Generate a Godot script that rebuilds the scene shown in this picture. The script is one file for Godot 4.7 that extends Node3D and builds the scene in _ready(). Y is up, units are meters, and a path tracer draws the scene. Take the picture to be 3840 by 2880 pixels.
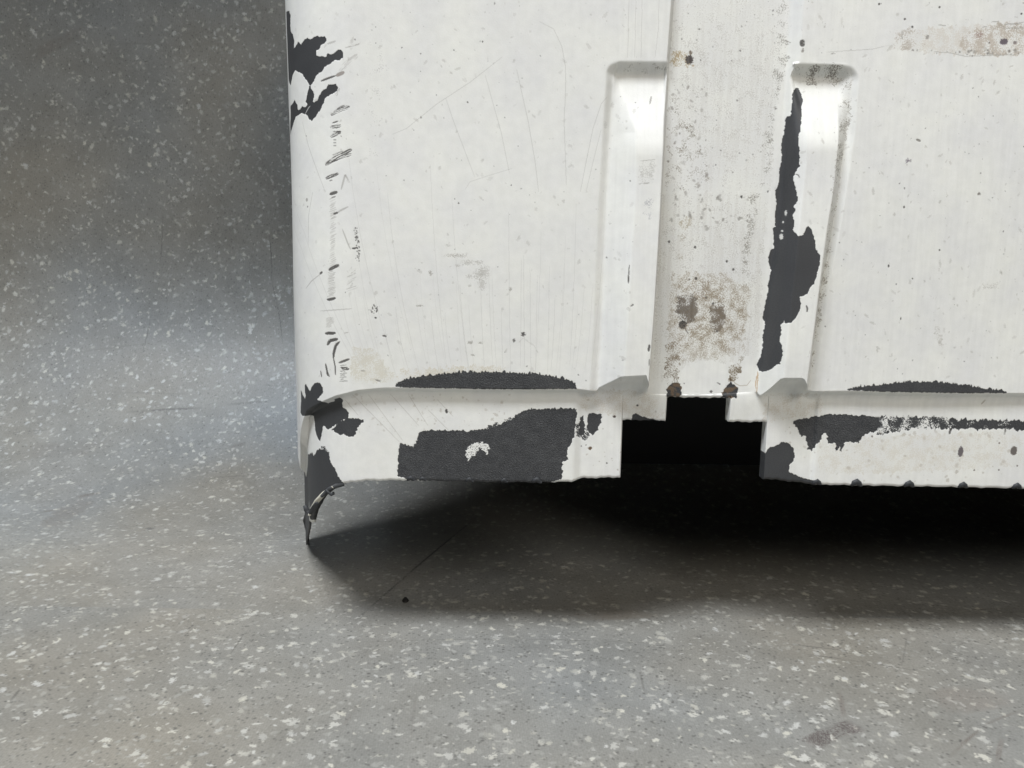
extends Node3D
# Corner of a white painted, dark plastic vehicle panel standing on a speckled grey linoleum sheet that curves up behind it.
# Units are metres. Pixel numbers below are pixels of the 3840 x 2880 photograph; ray() turns one into a direction
# and on_panel() finds where that direction meets the panel's own surface.

const F := 3014.0            # focal length in photograph pixels
const EYE := Vector3(0, 0.13, 0)
const ZF := 0.250            # distance of the flat front from the camera
const R := 0.026             # radius of the rounded corner
const TURN := 1.300          # how far the corner turns (radians)
const FLANK_END := 0.352     # the flank runs back to this z
const TOP := 0.300
const S0 := -0.055
const SW := 0.300
const Y0 := 0.020
const YH := 0.212
const TW := 2048
const TH := 1497
const WALLZ := 0.52
const BEND := 0.14
const SHADE_BOARD_DEPTH := 0.418

var eye_basis: Basis
var XC := -0.05
var rng := RandomNumberGenerator.new()

# ---------------------------------------------------------------- camera helpers
func ray(px: float, py: float) -> Vector3:
	return eye_basis * Vector3((px - 1920.0) / F, -(py - 1440.0) / F, -1.0)

# ---------------------------------------------------------------- the panel's plan (seen from above)
func plan(s: float) -> Array:      # [x, z, nx, nz]
	if s >= 0.0:
		return [XC + s, -ZF, 0.0, 1.0]
	var t := -s / R
	if t <= TURN:
		return [XC - R * sin(t), -ZF - R * (1.0 - cos(t)), -sin(t), cos(t)]
	var e := -s - R * TURN
	return [XC - R * sin(TURN) - e * cos(TURN), -ZF - R * (1.0 - cos(TURN)) - e * sin(TURN), -sin(TURN), cos(TURN)]

func point(s: float, y: float, d: float) -> Vector3:
	var p := plan(s)
	return Vector3(p[0] + p[2] * d, y, p[1] + p[3] * d)

# the point (s, y) of the panel that a pixel sees; off = how far the surface stands out there
func on_plan(px: float, py: float, off: float) -> Vector2:
	var d := ray(px, py)
	# flat front first
	var t := (ZF - off) / -d.z
	var x := EYE.x + t * d.x
	if x >= XC:
		return Vector2(x - XC, EYE.y + t * d.y)
	# the round corner: circle of radius R + off about (XC, -ZF - R)
	var c := Vector2(XC, -ZF - R)
	var o := Vector2(EYE.x, EYE.z) - c
	var v := Vector2(d.x, d.z)
	var a := v.dot(v)
	var b := o.dot(v)
	var q := b * b - a * (o.dot(o) - (R + off) * (R + off))
	if q < 0.0:
		q = 0.0
	t = (-b - sqrt(q)) / a
	var h := o + v * t
	var ang := atan2(-h.x, h.y)
	return Vector2(-R * clampf(ang, 0.0, TURN), EYE.y + t * d.y)

func on_panel(px: float, py: float) -> Vector2:
	var off := 0.0
	if py > 1490.0:
		off = INSET
	var r := on_plan(px, py, off)
	if lines_ready:
		for k in 2:
			r = on_plan(px, py, relief(r.x, r.y))
	return r

# ---------------------------------------------------------------- relief of the front
const INSET := -0.0024
const CHANNEL := -0.0026
var lines_ready := false
var L := {}

func make_line(pts: Array) -> Array:       # photograph pixels -> table of s by height
	var out := []
	for p in pts:
		var r := on_plan(p[0], p[1], 0.0)
		out.append(Vector2(r.y, r.x))
	out.reverse()
	return out

func at(line: Array, y: float) -> float:
	if y <= line[0].x:
		return line[0].y
	for i in range(1, line.size()):
		if y <= line[i].x:
			var a: Vector2 = line[i - 1]
			var b: Vector2 = line[i]
			return lerpf(a.y, b.y, (y - a.x) / (b.x - a.x))
	return line[line.size() - 1].y

func ss(a: float, b: float, x: float) -> float:
	return smoothstep(a, b, x)

var rib_lo := 0.0
var rib_hi := 1.0
var rib_top_l := 0.0
var rib_top_r := 0.0

func relief(s: float, y: float) -> float:
	if s < rib_lo or s > rib_hi:
		return bow(s, y)
	var base := bow(s, y)
	var xl := at(L.chan_l, y)
	var xr := at(L.chan_r, y)
	var chan := ss(xl - 0.0003, xl + 0.0011, s) * (1.0 - ss(xr - 0.0008, xr + 0.0030, s))
	var d := base + CHANNEL * chan
	# first rib
	var lip := 0.0038
	if s < xl + 0.0012 and y < rib_top_l:
		var o := at(L.l_out, y)
		var c := at(L.l_crest, y)
		var down := rib_top_l - y
		# the scoop's upper corner is rounded
		var cr := 0.0042
		if down < cr:
			var w := cr - down
			o += cr - sqrt(maxf(0.0, cr * cr - w * w))
			c = maxf(c, o + 0.001)
		var deep := ss(0.0, lip, down)
		var a := lerpf(-0.0022, 0.0030, ss(lip * 0.85, 0.0280, down)) + 0.0022 * ss(0.02, 0.09, down)
		a = lerpf(0.0, a, deep)
		var g := lerpf(-0.0013, -0.0010, ss(0.006, 0.05, down)) * deep
		var k := 0.0
		if s <= c:
			var m := o + 0.0016
			k = lerpf(0.0, g, ss(o - 0.0012, m, s))
			k = k + (a - g) * soft_ramp((s - m) / maxf(0.0004, c - m)) if s > m else k
		else:
			k = a
		var inside := 1.0 - ss(xl - 0.0005, xl + 0.0008, s)
		d = lerpf(d, k + base, inside)
	if s > xr - 0.005 and y < rib_top_r:
		var o2 := at(L.r_foot, y)
		var c1 := at(L.r_crest_l, y)
		var c2 := at(L.r_crest_r, y)
		var o1 := at(L.r_out_l, y)
		var down2 := rib_top_r - y
		var cr2 := 0.0046
		if down2 < cr2:
			var w2 := cr2 - down2
			var in2 := cr2 - sqrt(maxf(0.0, cr2 * cr2 - w2 * w2))
			o2 -= in2
			o1 += in2
		var deep2 := ss(0.0, lip, down2)
		var a2 := lerpf(-0.0026, 0.0030, ss(lip * 0.85, 0.0260, down2)) + 0.0020 * ss(0.02, 0.09, down2)
		a2 = lerpf(0.0, a2, deep2)
		var k2 := d
		if s > o1 and s <= c1:
			k2 = lerpf(d, a2, soft_ramp((s - o1) / maxf(0.0004, c1 - o1)))
		elif s > c1 and s <= c2:
			k2 = a2
		elif s > c2 and s < o2 + 0.0022:
			var g2 := lerpf(-0.0012, -0.0007, ss(0.006, 0.05, down2)) * deep2
			if s < o2:
				k2 = lerpf(a2, g2, soft_ramp((s - c2) / maxf(0.0004, o2 - c2)))
			else:
				k2 = lerpf(g2, base, ss(o2, o2 + 0.0022, s))
		d = k2
	return d

func soft_ramp(t: float) -> float:
	t = clampf(t, 0.0, 1.0)
	var e := 0.12
	if t < e:
		return t * t / (2.0 * e) / (1.0 - e)
	if t > 1.0 - e:
		return 1.0 - (1.0 - t) * (1.0 - t) / (2.0 * e) / (1.0 - e)
	return (t - e * 0.5) / (1.0 - e)

func bow(s: float, y: float) -> float:
	# slight unevenness of a moulded part
	return 0.00025 * sin(s * 41.0 + y * 17.0) + 0.00018 * sin(y * 63.0 - s * 9.0)

# height of the ledge under the front (lower end of the front face)
func ledge(s: float) -> float:
	return at(L.ledge, s)

func ledge_foot(s: float) -> float:
	return at(L.ledge_foot, s)

func bottom(s: float) -> float:
	return at(L.bottom, s)

func flange_relief(s: float, y: float) -> float:
	var d := INSET
	# the stretch round the notch is moulded a little deeper
	d -= 0.0009 * ss(L.crease_l - 0.0006, L.crease_l + 0.0008, s) * (1.0 - ss(L.crease_r - 0.0008, L.crease_r + 0.0006, s))
	# the channel runs down between the ribs
	d += (CHANNEL - INSET + 0.0009) * ss(L.tab_l - 0.014, L.tab_l - 0.004, s) * (1.0 - ss(L.tab_r + 0.004, L.tab_r + 0.014, s)) * ss(L.notch_low - 0.002, L.notch_top, y)
	return d + bow(s * 1.3, y)

func tab(line: Array, pts: Array) -> Array:
	return line

# ---------------------------------------------------------------- mesh helpers
func emit(called: String, parent: Node, mat: Material, grid: Array, uvs: Array) -> MeshInstance3D:
	# grid: rows of columns of points; normals from the neighbours
	var rows := grid.size()
	var cols: int = grid[0].size()
	var v := PackedVector3Array()
	var n := PackedVector3Array()
	var u := PackedVector2Array()
	var idx := PackedInt32Array()
	for j in rows:
		var row: PackedVector3Array = grid[j]
		var up: PackedVector3Array = grid[maxi(j - 1, 0)]
		var dn: PackedVector3Array = grid[mini(j + 1, rows - 1)]
		for i in cols:
			v.append(row[i])
			var a := row[mini(i + 1, cols - 1)] - row[maxi(i - 1, 0)]
			var b := up[i] - dn[i]
			var c := a.cross(b)
			n.append(c.normalized() if c.length_squared() > 1e-18 else Vector3(0, 0, 1))
		u.append_array(uvs[j])
	for j in rows - 1:
		for i in cols - 1:
			var k := j * cols + i
			idx.append_array(PackedInt32Array([k, k + 1, k + cols, k + 1, k + cols + 1, k + cols]))
	return mesh_node(called, parent, mat, v, n, u, idx)

func mesh_node(called: String, parent: Node, mat: Material, v: PackedVector3Array, n: PackedVector3Array, u: PackedVector2Array, idx: PackedInt32Array) -> MeshInstance3D:
	var arr := []
	arr.resize(Mesh.ARRAY_MAX)
	arr[Mesh.ARRAY_VERTEX] = v
	arr[Mesh.ARRAY_NORMAL] = n
	arr[Mesh.ARRAY_TEX_UV] = u
	arr[Mesh.ARRAY_INDEX] = idx
	var m := ArrayMesh.new()
	m.add_surface_from_arrays(Mesh.PRIMITIVE_TRIANGLES, arr)
	m.surface_set_material(0, mat)
	var o := MeshInstance3D.new()
	o.name = called
	o.mesh = m
	parent.add_child(o, true)
	return o

func panel_uv(s: float, y: float) -> Vector2:
	return Vector2(clampf((s - S0) / SW, 0.0005, 0.9995), clampf(1.0 - (y - Y0) / YH, 0.0005, 0.9995))

func box(st: SurfaceTool, a: Vector3, b: Vector3) -> void:
	var m := BoxMesh.new()
	m.size = (b - a).abs()
	st.append_from(m, 0, Transform3D(Basis(), (a + b) * 0.5))

func tube(path: Array, radii: Array, sides := 8) -> SurfaceTool:
	var st := SurfaceTool.new()
	st.begin(Mesh.PRIMITIVE_TRIANGLES)
	var rings := []
	for i in path.size():
		var t: Vector3 = (path[mini(i + 1, path.size() - 1)] - path[maxi(i - 1, 0)]).normalized()
		var a := t.cross(Vector3(0.3, 0.2, 1)).normalized()
		var b := t.cross(a)
		var ring := []
		for k in sides:
			var w := TAU * k / sides
			var rr: Vector2 = radii[i]
			ring.append(path[i] + a * cos(w) * rr.x + b * sin(w) * rr.y)
		rings.append(ring)
	st.set_smooth_group(0)
	for i in rings.size() - 1:
		for k in sides:
			var k2 := (k + 1) % sides
			for q in [rings[i][k], rings[i + 1][k], rings[i][k2], rings[i][k2], rings[i + 1][k], rings[i + 1][k2]]:
				st.set_uv(Vector2.ZERO)
				st.add_vertex(q)
	for e in [0, rings.size() - 1]:
		for k in sides:
			for q in [path[e], rings[e][k], rings[e][(k + 1) % sides]]:
				st.set_uv(Vector2.ZERO)
				st.add_vertex(q)
	st.generate_normals()
	return st

func node_of(st: SurfaceTool, called: String, parent: Node, mat: Material) -> MeshInstance3D:
	var o := MeshInstance3D.new()
	o.name = called
	o.mesh = st.commit()
	o.mesh.surface_set_material(0, mat)
	parent.add_child(o, true)
	return o

# ---------------------------------------------------------------- texture of the painted panel
var col := PackedByteArray()      # rgb
var hgt := PackedByteArray()      # paint thickness
var rgh := PackedByteArray()      # roughness
var n_fine := PackedByteArray()
var n_mid := PackedByteArray()
var n_big := PackedByteArray()
var n_streak := PackedByteArray()

func noise(seed_: int, freq: float, w: int, h: int, oct := 3, kind := FastNoiseLite.TYPE_SIMPLEX_SMOOTH) -> PackedByteArray:
	var f := FastNoiseLite.new()
	f.seed = seed_
	f.noise_type = kind
	f.frequency = freq
	f.fractal_octaves = oct
	var im := f.get_image(w, h, false, false, true)
	im.convert(Image.FORMAT_L8)
	return im.get_data()

func tex(px: float, py: float) -> Vector2:
	var r := on_panel(px, py)
	return Vector2((r.x - S0) / SW * TW, (1.0 - (r.y - Y0) / YH) * TH)

func dab(i: int, c: Color, a: float) -> void:
	var k := i * 3
	col[k] = int(lerpf(col[k], c.r8, a))
	col[k + 1] = int(lerpf(col[k + 1], c.g8, a))
	col[k + 2] = int(lerpf(col[k + 2], c.b8, a))

# polygon in photograph pixels given in the coordinates of a 2.304 x enlargement with its corner at (ox, oy)
func poly_tex(ox: float, oy: float, pts: Array) -> PackedVector2Array:
	var out := PackedVector2Array()
	for p in pts:
		out.append(tex(ox + p[0] / 2.304, oy + p[1] / 2.304))
	return out

var jag_noise: FastNoiseLite
func roughen(p: PackedVector2Array, amp: float, step := 2.0, teeth := 0.0) -> PackedVector2Array:
	var out := PackedVector2Array()
	for i in p.size():
		var a := p[i]
		var b := p[(i + 1) % p.size()]
		var n := maxi(1, int(a.distance_to(b) / step))
		var nn := (b - a).orthogonal().normalized()
		for k in n:
			var q := a.lerp(b, float(k) / n)
			var w := jag_noise.get_noise_2d(q.x * 3.0, q.y * 3.0) * amp * 1.6 + rng.randf_range(-0.3, 0.3) * amp
			q += nn * w
			if teeth > 0.0 and b.x > a.x:       # upper edge: fine teeth pulled upwards
				q.y -= maxf(0.0, jag_noise.get_noise_2d(q.x * 6.0, 7.0) + 0.15) * teeth * 2.2
			out.append(q)
	return out

# visit(i, x, y) for the pixels inside
func fill(p: PackedVector2Array, visit: Callable) -> void:
	var lo := INF
	var hi := -INF
	for q in p:
		lo = minf(lo, q.y)
		hi = maxf(hi, q.y)
	for y in range(maxi(0, int(floor(lo))), mini(TH - 1, int(ceil(hi))) + 1):
		var xs := []
		var yy := y + 0.5
		for i in p.size():
			var a := p[i]
			var b := p[(i + 1) % p.size()]
			if (a.y <= yy) != (b.y <= yy):
				xs.append(a.x + (yy - a.y) / (b.y - a.y) * (b.x - a.x))
		xs.sort()
		for k in range(0, xs.size() - 1, 2):
			for x in range(maxi(0, int(round(xs[k]))), mini(TW, int(round(xs[k + 1])))):
				visit.call(y * TW + x, x, y)

func bare(i: int, coarse: float) -> void:      # bare dark plastic
	var v := (n_fine[i] - 128) * (0.05 + 0.17 * coarse) + (n_mid[i] - 128) * 0.06 * coarse + (n_big[i] - 128) * 0.03
	var k := i * 3
	col[k] = clampi(int(60 + v), 0, 255)
	col[k + 1] = clampi(int(61 + v), 0, 255)
	col[k + 2] = clampi(int(63 + v * 0.95), 0, 255)
	hgt[i] = clampi(int(70 + (n_fine[i] - 128) * 0.7 * coarse + (n_mid[i] - 128) * 0.4 * coarse), 0, 255)
	rgh[i] = 140

func chip(ox: float, oy: float, pts: Array, amp := 1.6, coarse := 0.0, teeth := 0.0) -> void:
	fill(roughen(poly_tex(ox, oy, pts), amp, 2.0, teeth), func(i, _x, _y): bare(i, coarse))

func chip_speckled(ox: float, oy: float, pts: Array, share: float, coarse := 0.4) -> void:
	var lim := 128 + int((0.5 - share) * 120.0)
	fill(roughen(poly_tex(ox, oy, pts), 5.0), func(i, _x, _y):
		if (n_fine[i] + n_mid[i]) / 2 > lim:
			bare(i, coarse))

func paint(ox: float, oy: float, pts: Array, amp := 3.0) -> void:
	fill(roughen(poly_tex(ox, oy, pts), amp), func(i, _x, _y):
		if n_fine[i] > 70:
			base_paint(i))

func base_paint(i: int) -> void:
	var v := (n_fine[i] - 128) * 0.018 + (n_mid[i] - 128) * 0.03 + (n_big[i] - 128) * 0.035 + (n_streak[i] - 128) * (0.008 if i % TW < 900 else 0.026)
	var k := i * 3
	col[k] = clampi(int(226 + v), 0, 255)
	col[k + 1] = clampi(int(226 + v), 0, 255)
	col[k + 2] = clampi(int(222 + v - (n_big[i] - 128) * 0.02), 0, 255)
	hgt[i] = clampi(int(185 + (n_mid[i] - 128) * 0.06 + (n_fine[i] - 128) * 0.05), 0, 255)
	rgh[i] = clampi(int(112 + (n_big[i] - 128) * 0.10 + (n_fine[i] - 128) * 0.08), 0, 255)

# grime with a grain of its own: colour c laid on where the noise is high, densest in the middle of the outline
func grime(ox: float, oy: float, pts: Array, c: Color, a: float, share := 0.5, grain := 0) -> void:
	var p := poly_tex(ox, oy, pts)
	var mid := Vector2.ZERO
	for q in p:
		mid += q
	mid /= p.size()
	var reach := 1.0
	for q in p:
		reach = maxf(reach, q.distance_to(mid))
	var lim := 128.0 + (0.5 - share) * 130.0
	fill(roughen(p, 6.0, 3.0), func(i, x, y):
		var n: float = n_fine[i] * 0.55 + n_mid[i] * 0.45 if grain == 0 else (n_streak[i] * 0.5 + n_fine[i] * 0.5 if grain == 1 else n_mid[i] * 0.5 + n_fine[i] * 0.5)
		var edge := Vector2(x, y).distance_to(mid) / reach
		var w := clampf((n - lim - maxf(0.0, edge - 0.45) * 50.0) / 48.0 + 0.12, 0.0, 1.0)
		if w > 0.0:
			dab(i, c, a * w)
			rgh[i] = mini(255, rgh[i] + int(40 * w)))

# scuff or scratch along a polyline (enlargement pixels), w = width in enlargement pixels
func stroke(ox: float, oy: float, pts: Array, w: float, a: float, c := Color8(70, 68, 66), broken := 0.0) -> void:
	var p := poly_tex(ox, oy, pts)
	var sc := SW / TW
	var hw := maxf(0.45, w / 2.304 / F * 0.24 / sc * 0.5)
	var total := 0.0
	for i in p.size() - 1:
		total += p[i].distance_to(p[i + 1])
	var run := 0.0
	for i in p.size() - 1:
		var d := p[i].distance_to(p[i + 1])
		if a > 0.6 and w > 8.0:
			hw = maxf(hw, w / 2.304 / F * 0.24 / sc * 0.68)
		var n := maxi(1, int(d / 0.7))
		var side := (p[i + 1] - p[i]).orthogonal().normalized()
		for k in n:
			var q := p[i].lerp(p[i + 1], float(k) / n)
			var t := (run + d * k / n) / maxf(total, 0.01)
			var h := hw * sqrt(maxf(0.0, 1.0 - pow(absf(2.0 * t - 1.0), 3.0)))
			for j in range(int(-ceil(h)), int(ceil(h)) + 1):
				if absf(j) > h + 0.5:
					continue
				var x := int(q.x + side.x * j)
				var y := int(q.y + side.y * j)
				if x < 0 or y < 0 or x >= TW or y >= TH:
					continue
				var i2 := y * TW + x
				var cover := clampf(h + 0.5 - absf(j), 0.0, 1.0)
				if broken > 0.0:
					cover *= clampf((jag_noise.get_noise_2d(j * 37.0 + p[0].x * 5.0, t * 40.0 + p[0].y) + (0.62 - broken) * 0.7) * 5.0, 0.0, 1.0)
				dab(i2, c, a * cover * 0.8)
				if a > 0.6:
					hgt[i2] = int(lerpf(hgt[i2], 110, cover))
		run += d

func dot(ox: float, oy: float, x: float, y: float, rx: float, ry: float, c: Color, a: float, ragged := 0.3) -> void:
	var p := tex(ox + x / 2.304, oy + y / 2.304)
	spot(p, rx * 0.243, ry * 0.243, c, a, ragged)

func spot(p: Vector2, rx: float, ry: float, c: Color, a: float, ragged := 0.3, turn := 0.0) -> void:
	var m := maxf(rx, ry) * 1.5 + 1.0
	for y in range(maxi(0, int(p.y - m)), mini(TH - 1, int(p.y + m)) + 1):
		for x in range(maxi(0, int(p.x - m)), mini(TW - 1, int(p.x + m)) + 1):
			var d := Vector2(x - p.x, y - p.y).rotated(turn)
			var i := y * TW + x
			var e := sqrt(pow(d.x / rx, 2.0) + pow(d.y / ry, 2.0)) + (n_fine[i] - 128) / 128.0 * ragged
			var w := clampf((1.15 - e) * minf(rx, ry), 0.0, 1.0)
			if w > 0.0:
				dab(i, c, a * w)
				hgt[i] = int(lerpf(hgt[i], 140, w * a))

func flecks(ox: float, oy: float, x0: float, y0: float, x1: float, y1: float, n: int, r0: float, r1: float, c: Color, a: float, long := 1.6) -> void:
	for k in n:
		var p := tex(ox + rng.randf_range(x0, x1) / 2.304, oy + rng.randf_range(y0, y1) / 2.304)
		var r := lerpf(r0, r1, pow(rng.randf(), 2.5)) * 0.243
		spot(p, r, r * rng.randf_range(1.0, long), c, a * rng.randf_range(0.35, 1.0), 0.6, rng.randf_range(-1.2, 1.2))

func make_panel_material() -> StandardMaterial3D:
	col.resize(TW * TH * 3)
	hgt.resize(TW * TH)
	rgh.resize(TW * TH)
	n_fine = noise(11, 0.28, TW, TH, 2)
	n_mid = noise(12, 0.035, TW, TH, 3)
	n_big = noise(13, 0.006, TW, TH, 4)
	var f := FastNoiseLite.new()
	f.seed = 14
	f.frequency = 0.09
	f.fractal_octaves = 2
	var im := f.get_image(TW, TH / 16, false, false, true)
	im.convert(Image.FORMAT_L8)
	im.resize(TW, TH, Image.INTERPOLATE_CUBIC)
	n_streak = im.get_data()
	jag_noise = FastNoiseLite.new()
	jag_noise.seed = 15
	jag_noise.frequency = 0.03
	jag_noise.fractal_octaves = 4
	for i in TW * TH:
		base_paint(i)
	draw_wear()
	var ci := Image.create_from_data(TW, TH, false, Image.FORMAT_RGB8, col)
	var hi := Image.create_from_data(TW, TH, false, Image.FORMAT_L8, hgt)
	var ri := Image.create_from_data(TW, TH, false, Image.FORMAT_L8, rgh)
	var m := StandardMaterial3D.new()
	m.albedo_texture = ImageTexture.create_from_image(ci)
	m.roughness = 1.0
	m.roughness_texture = ImageTexture.create_from_image(ri)
	m.roughness_texture_channel = BaseMaterial3D.TEXTURE_CHANNEL_RED
	m.heightmap_enabled = true
	m.heightmap_texture = ImageTexture.create_from_image(hi)
	m.heightmap_scale = 0.028
	m.metallic_specular = 0.5
	return m

func draw_wear() -> void:
	var dark := Color8(66, 64, 62)
	var grey := Color8(120, 116, 110)
	var tan_ := Color8(168, 150, 118)
	var brown := Color8(104, 86, 68)
	# ---- overall small specks
	flecks(960, 0, 250, 0, 3300, 3300, 190, 2.5, 7.0, dark, 0.8)
	flecks(2880, 0, 250, 0, 2212, 3300, 150, 2.5, 7.0, dark, 0.75)
	flecks(960, 0, 250, 0, 3300, 3300, 420, 5.0, 14.0, Color8(176, 174, 168), 0.4, 2.5)
	flecks(2880, 0, 250, 0, 2212, 3300, 420, 4.0, 12.0, Color8(170, 167, 160), 0.45, 3.0)
	flecks(1920, 1360, 600, 260, 1300, 1000, 60, 3.0, 9.0, Color8(150, 140, 128), 0.5)
	flecks(2880, 1360, 200, 600, 2212, 1050, 130, 4.0, 16.0, Color8(168, 160, 148), 0.5)
	flecks(960, 1360, 700, 280, 2212, 620, 120, 4.0, 14.0, Color8(168, 160, 148), 0.4)
	# ---- fine hair scratches, fanning out
	for k in 44:
		var t := k / 43.0
		var x: float = 1330.0 + 900.0 * t + rng.randf_range(-14, 14)
		var sl := lerpf(0.62, -0.16, pow(t, 0.6)) + rng.randf_range(-0.05, 0.05)
		var y0 := 1425.0 - rng.randf_range(0.0, 60.0)
		var ln := rng.randf_range(180.0, 420.0) + (600.0 * rng.randf() if rng.randf() < 0.5 else 0.0)
		var pts := []
		for j in 6:
			var w := j / 5.0
			pts.append([(x - sl * ln * w * (1.0 - 0.35 * w)) * 2.304, (y0 - ln * w) * 2.304])
		stroke(0, 0, pts, 1.8, rng.randf_range(0.07, 0.20), Color8(138, 136, 130))
	for q in [[[820, 285], [1230, 700]], [[960, 285], [1260, 690]], [[1150, 280], [1400, 560]], [[1310, 290], [1480, 560]], [[740, 330], [870, 470]], [[1480, 420], [1660, 600]], [[1560, 330], [1700, 480]]]:
		stroke(960, 1360, q, 4.0, 0.4, Color8(140, 134, 124))
	stroke(960, 0, [[1180, 1160], [1300, 1110], [1560, 900], [1850, 710], [2130, 490]], 3.5, 0.35, Color8(140, 138, 132))
	stroke(960, 0, [[1640, 850], [1700, 1030], [1890, 1530]], 3.0, 0.3, Color8(140, 138, 132))
	stroke(960, 0, [[1980, 650], [2120, 1150], [2190, 1500]], 3.0, 0.3, Color8(140, 138, 132))
	stroke(960, 0, [[2212, 1455], [2000, 1520], [1850, 1570], [1805, 1640]], 4.0, 0.3, Color8(150, 148, 142))
	stroke(1920, 0, [[235, 185], [360, 250], [430, 400], [460, 560], [465, 700], [450, 1050], [470, 1600]], 3.0, 0.35, Color8(140, 138, 132))
	stroke(1920, 0, [[40, 600], [140, 1050], [200, 1400], [230, 1659]], 3.0, 0.35, Color8(140, 138, 132))
	stroke(1920, 0, [[820, 840], [770, 900], [700, 1110], [640, 1400], [590, 1659]], 3.5, 0.35, Color8(140, 138, 132))
	stroke(1920, 0, [[770, 1120], [700, 1400], [640, 1659]], 3.0, 0.3, Color8(140, 138, 132))
	for x in [1010, 1070, 1125, 1270]:
		stroke(1920, 0, [[x, 0], [x - 5, 250], [x - 12 if x < 1200 else x - 35, 500]], 3.0, 0.3, Color8(150, 146, 140))
	# ---- scuffs along the crest of the corner (enlargement at 960, 0)
	grime(960, 0, [[970, 60], [1110, 60], [1100, 700], [1080, 1500], [960, 1500], [980, 700]], Color8(150, 148, 144), 0.5, 0.22)
	stroke(960, 0, [[560, 703], [690, 655]], 12, 0.85, dark)
	stroke(960, 0, [[690, 655], [765, 622]], 32, 0.6, Color8(110, 100, 92))
	stroke(960, 0, [[770, 412], [910, 375]], 14, 0.4, grey, 0.4)
	stroke(960, 0, [[720, 610], [880, 470]], 48, 0.22, grey, 0.3)
	stroke(960, 0, [[615, 380], [690, 355]], 16, 0.3, grey)
	stroke(960, 0, [[690, 830], [720, 760]], 26, 0.35, grey, 0.5)
	stroke(960, 0, [[645, 997], [730, 950], [810, 920]], 26, 0.75, dark, 0.35)
	stroke(960, 0, [[700, 945], [770, 915]], 14, 0.75, dark, 0.2)
	stroke(960, 0, [[660, 1065], [710, 1048]], 9, 0.7, dark)
	stroke(960, 0, [[640, 1105], [735, 1085]], 24, 0.8, dark, 0.35)
	stroke(960, 0, [[640, 1185], [735, 1140]], 24, 0.75, dark, 0.35)
	stroke(960, 0, [[665, 1135], [735, 1135]], 12, 0.6, dark, 0.3)
	for y in [1210, 1235, 1260]:
		stroke(960, 0, [[668, y], [695, y - 4]], 10, 0.45, dark)
	stroke(960, 0, [[598, 1430], [700, 1360], [830, 1290]], 30, 0.85, dark, 0.4)
	stroke(960, 0, [[600, 1415], [830, 1330]], 24, 0.75, dark, 0.5)
	stroke(960, 0, [[660, 1340], [760, 1305]], 12, 0.5, dark, 0.4)
	stroke(960, 0, [[600, 1545], [715, 1498]], 22, 0.8, dark, 0.3)
	stroke(960, 0, [[635, 1565], [660, 1555]], 8, 0.7, dark)
	stroke(960, 0, [[735, 1640], [770, 1510], [800, 1560]], 16, 0.35, grey)
	stroke(960, 0, [[400, 1050], [450, 1250], [600, 1659]], 5, 0.3, grey)
	stroke(960, 720, [[635, 22], [705, 0]], 20, 0.85, dark)
	stroke(960, 720, [[650, 50], [690, 38]], 10, 0.6, dark)
	stroke(960, 720, [[635, 212], [800, 125]], 16, 0.35, grey, 0.3)
	stroke(960, 720, [[668, 192], [710, 178]], 12, 0.85, dark)
	for k in 34:
		var y: float = 60.0 + 570.0 * k / 33.0 + rng.randf_range(-6, 6)
		stroke(960, 720, [[640 + rng.randf_range(-12, 12), y + 10], [690 + rng.randf_range(-14, 10), y - 14]], 7, rng.randf_range(0.12, 0.42), grey)
	for k in 16:
		var y: float = 690.0 + 210.0 * k / 15.0
		stroke(960, 720, [[620 + rng.randf_range(-8, 10), y + 6], [680 + rng.randf_range(-14, 10), y - 10]], 7, rng.randf_range(0.15, 0.5), grey)
	for k in 8:
		stroke(960, 720, [[605, 1090 + k * 11], [670 + rng.randf_range(-20, 10), 1086 + k * 11]], 6, 0.35, grey)
	stroke(960, 720, [[628, 677], [665, 655], [718, 630]], 22, 0.9, dark)
	stroke(960, 720, [[550, 710], [575, 690]], 14, 0.9, dark)
	stroke(960, 720, [[430, 835], [480, 770], [570, 700]], 6, 0.5, grey)
	stroke(960, 720, [[450, 460], [455, 200], [490, 0]], 5, 0.35, grey)
	stroke(960, 720, [[612, 932], [650, 928], [690, 915]], 18, 0.9, dark)
	stroke(960, 720, [[555, 1028], [830, 1008]], 8, 0.35, grey)
	stroke(960, 720, [[745, 320], [800, 460], [820, 500]], 10, 0.4, grey)
	stroke(960, 720, [[596, 1222], [690, 1220]], 20, 0.95, dark)
	stroke(960, 720, [[615, 1325], [640, 1285], [710, 1270]], 22, 0.95, dark)
	stroke(960, 720, [[725, 1292], [690, 1325], [672, 1390], [668, 1440]], 18, 0.95, dark)
	stroke(960, 720, [[668, 1430], [682, 1500], [688, 1585]], 9, 0.85, dark)
	stroke(960, 720, [[715, 1478], [810, 1443]], 15, 0.85, dark)
	stroke(960, 720, [[735, 1520], [805, 1532]], 20, 0.85, dark, 0.25)
	for k in 9:
		stroke(960, 720, [[715 + rng.randf_range(0, 20), 1500 + k * 17], [770 + rng.randf_range(-15, 25), 1495 + k * 17]], 8, rng.randf_range(0.3, 0.8), dark, 0.3)
	stroke(960, 720, [[600, 1483], [612, 1540], [618, 1592]], 13, 0.9, dark)
	stroke(960, 720, [[618, 1555], [634, 1600]], 9, 0.85, dark)
	stroke(960, 720, [[558, 1545], [568, 1602]], 9, 0.85, dark)
	stroke(960, 720, [[760, 1220], [800, 1212]], 8, 0.4, grey)
	dot(960, 720, 438, 65, 14, 16, grey, 0.5)
	dot(960, 720, 445, 125, 8, 8, dark, 0.7)
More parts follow.
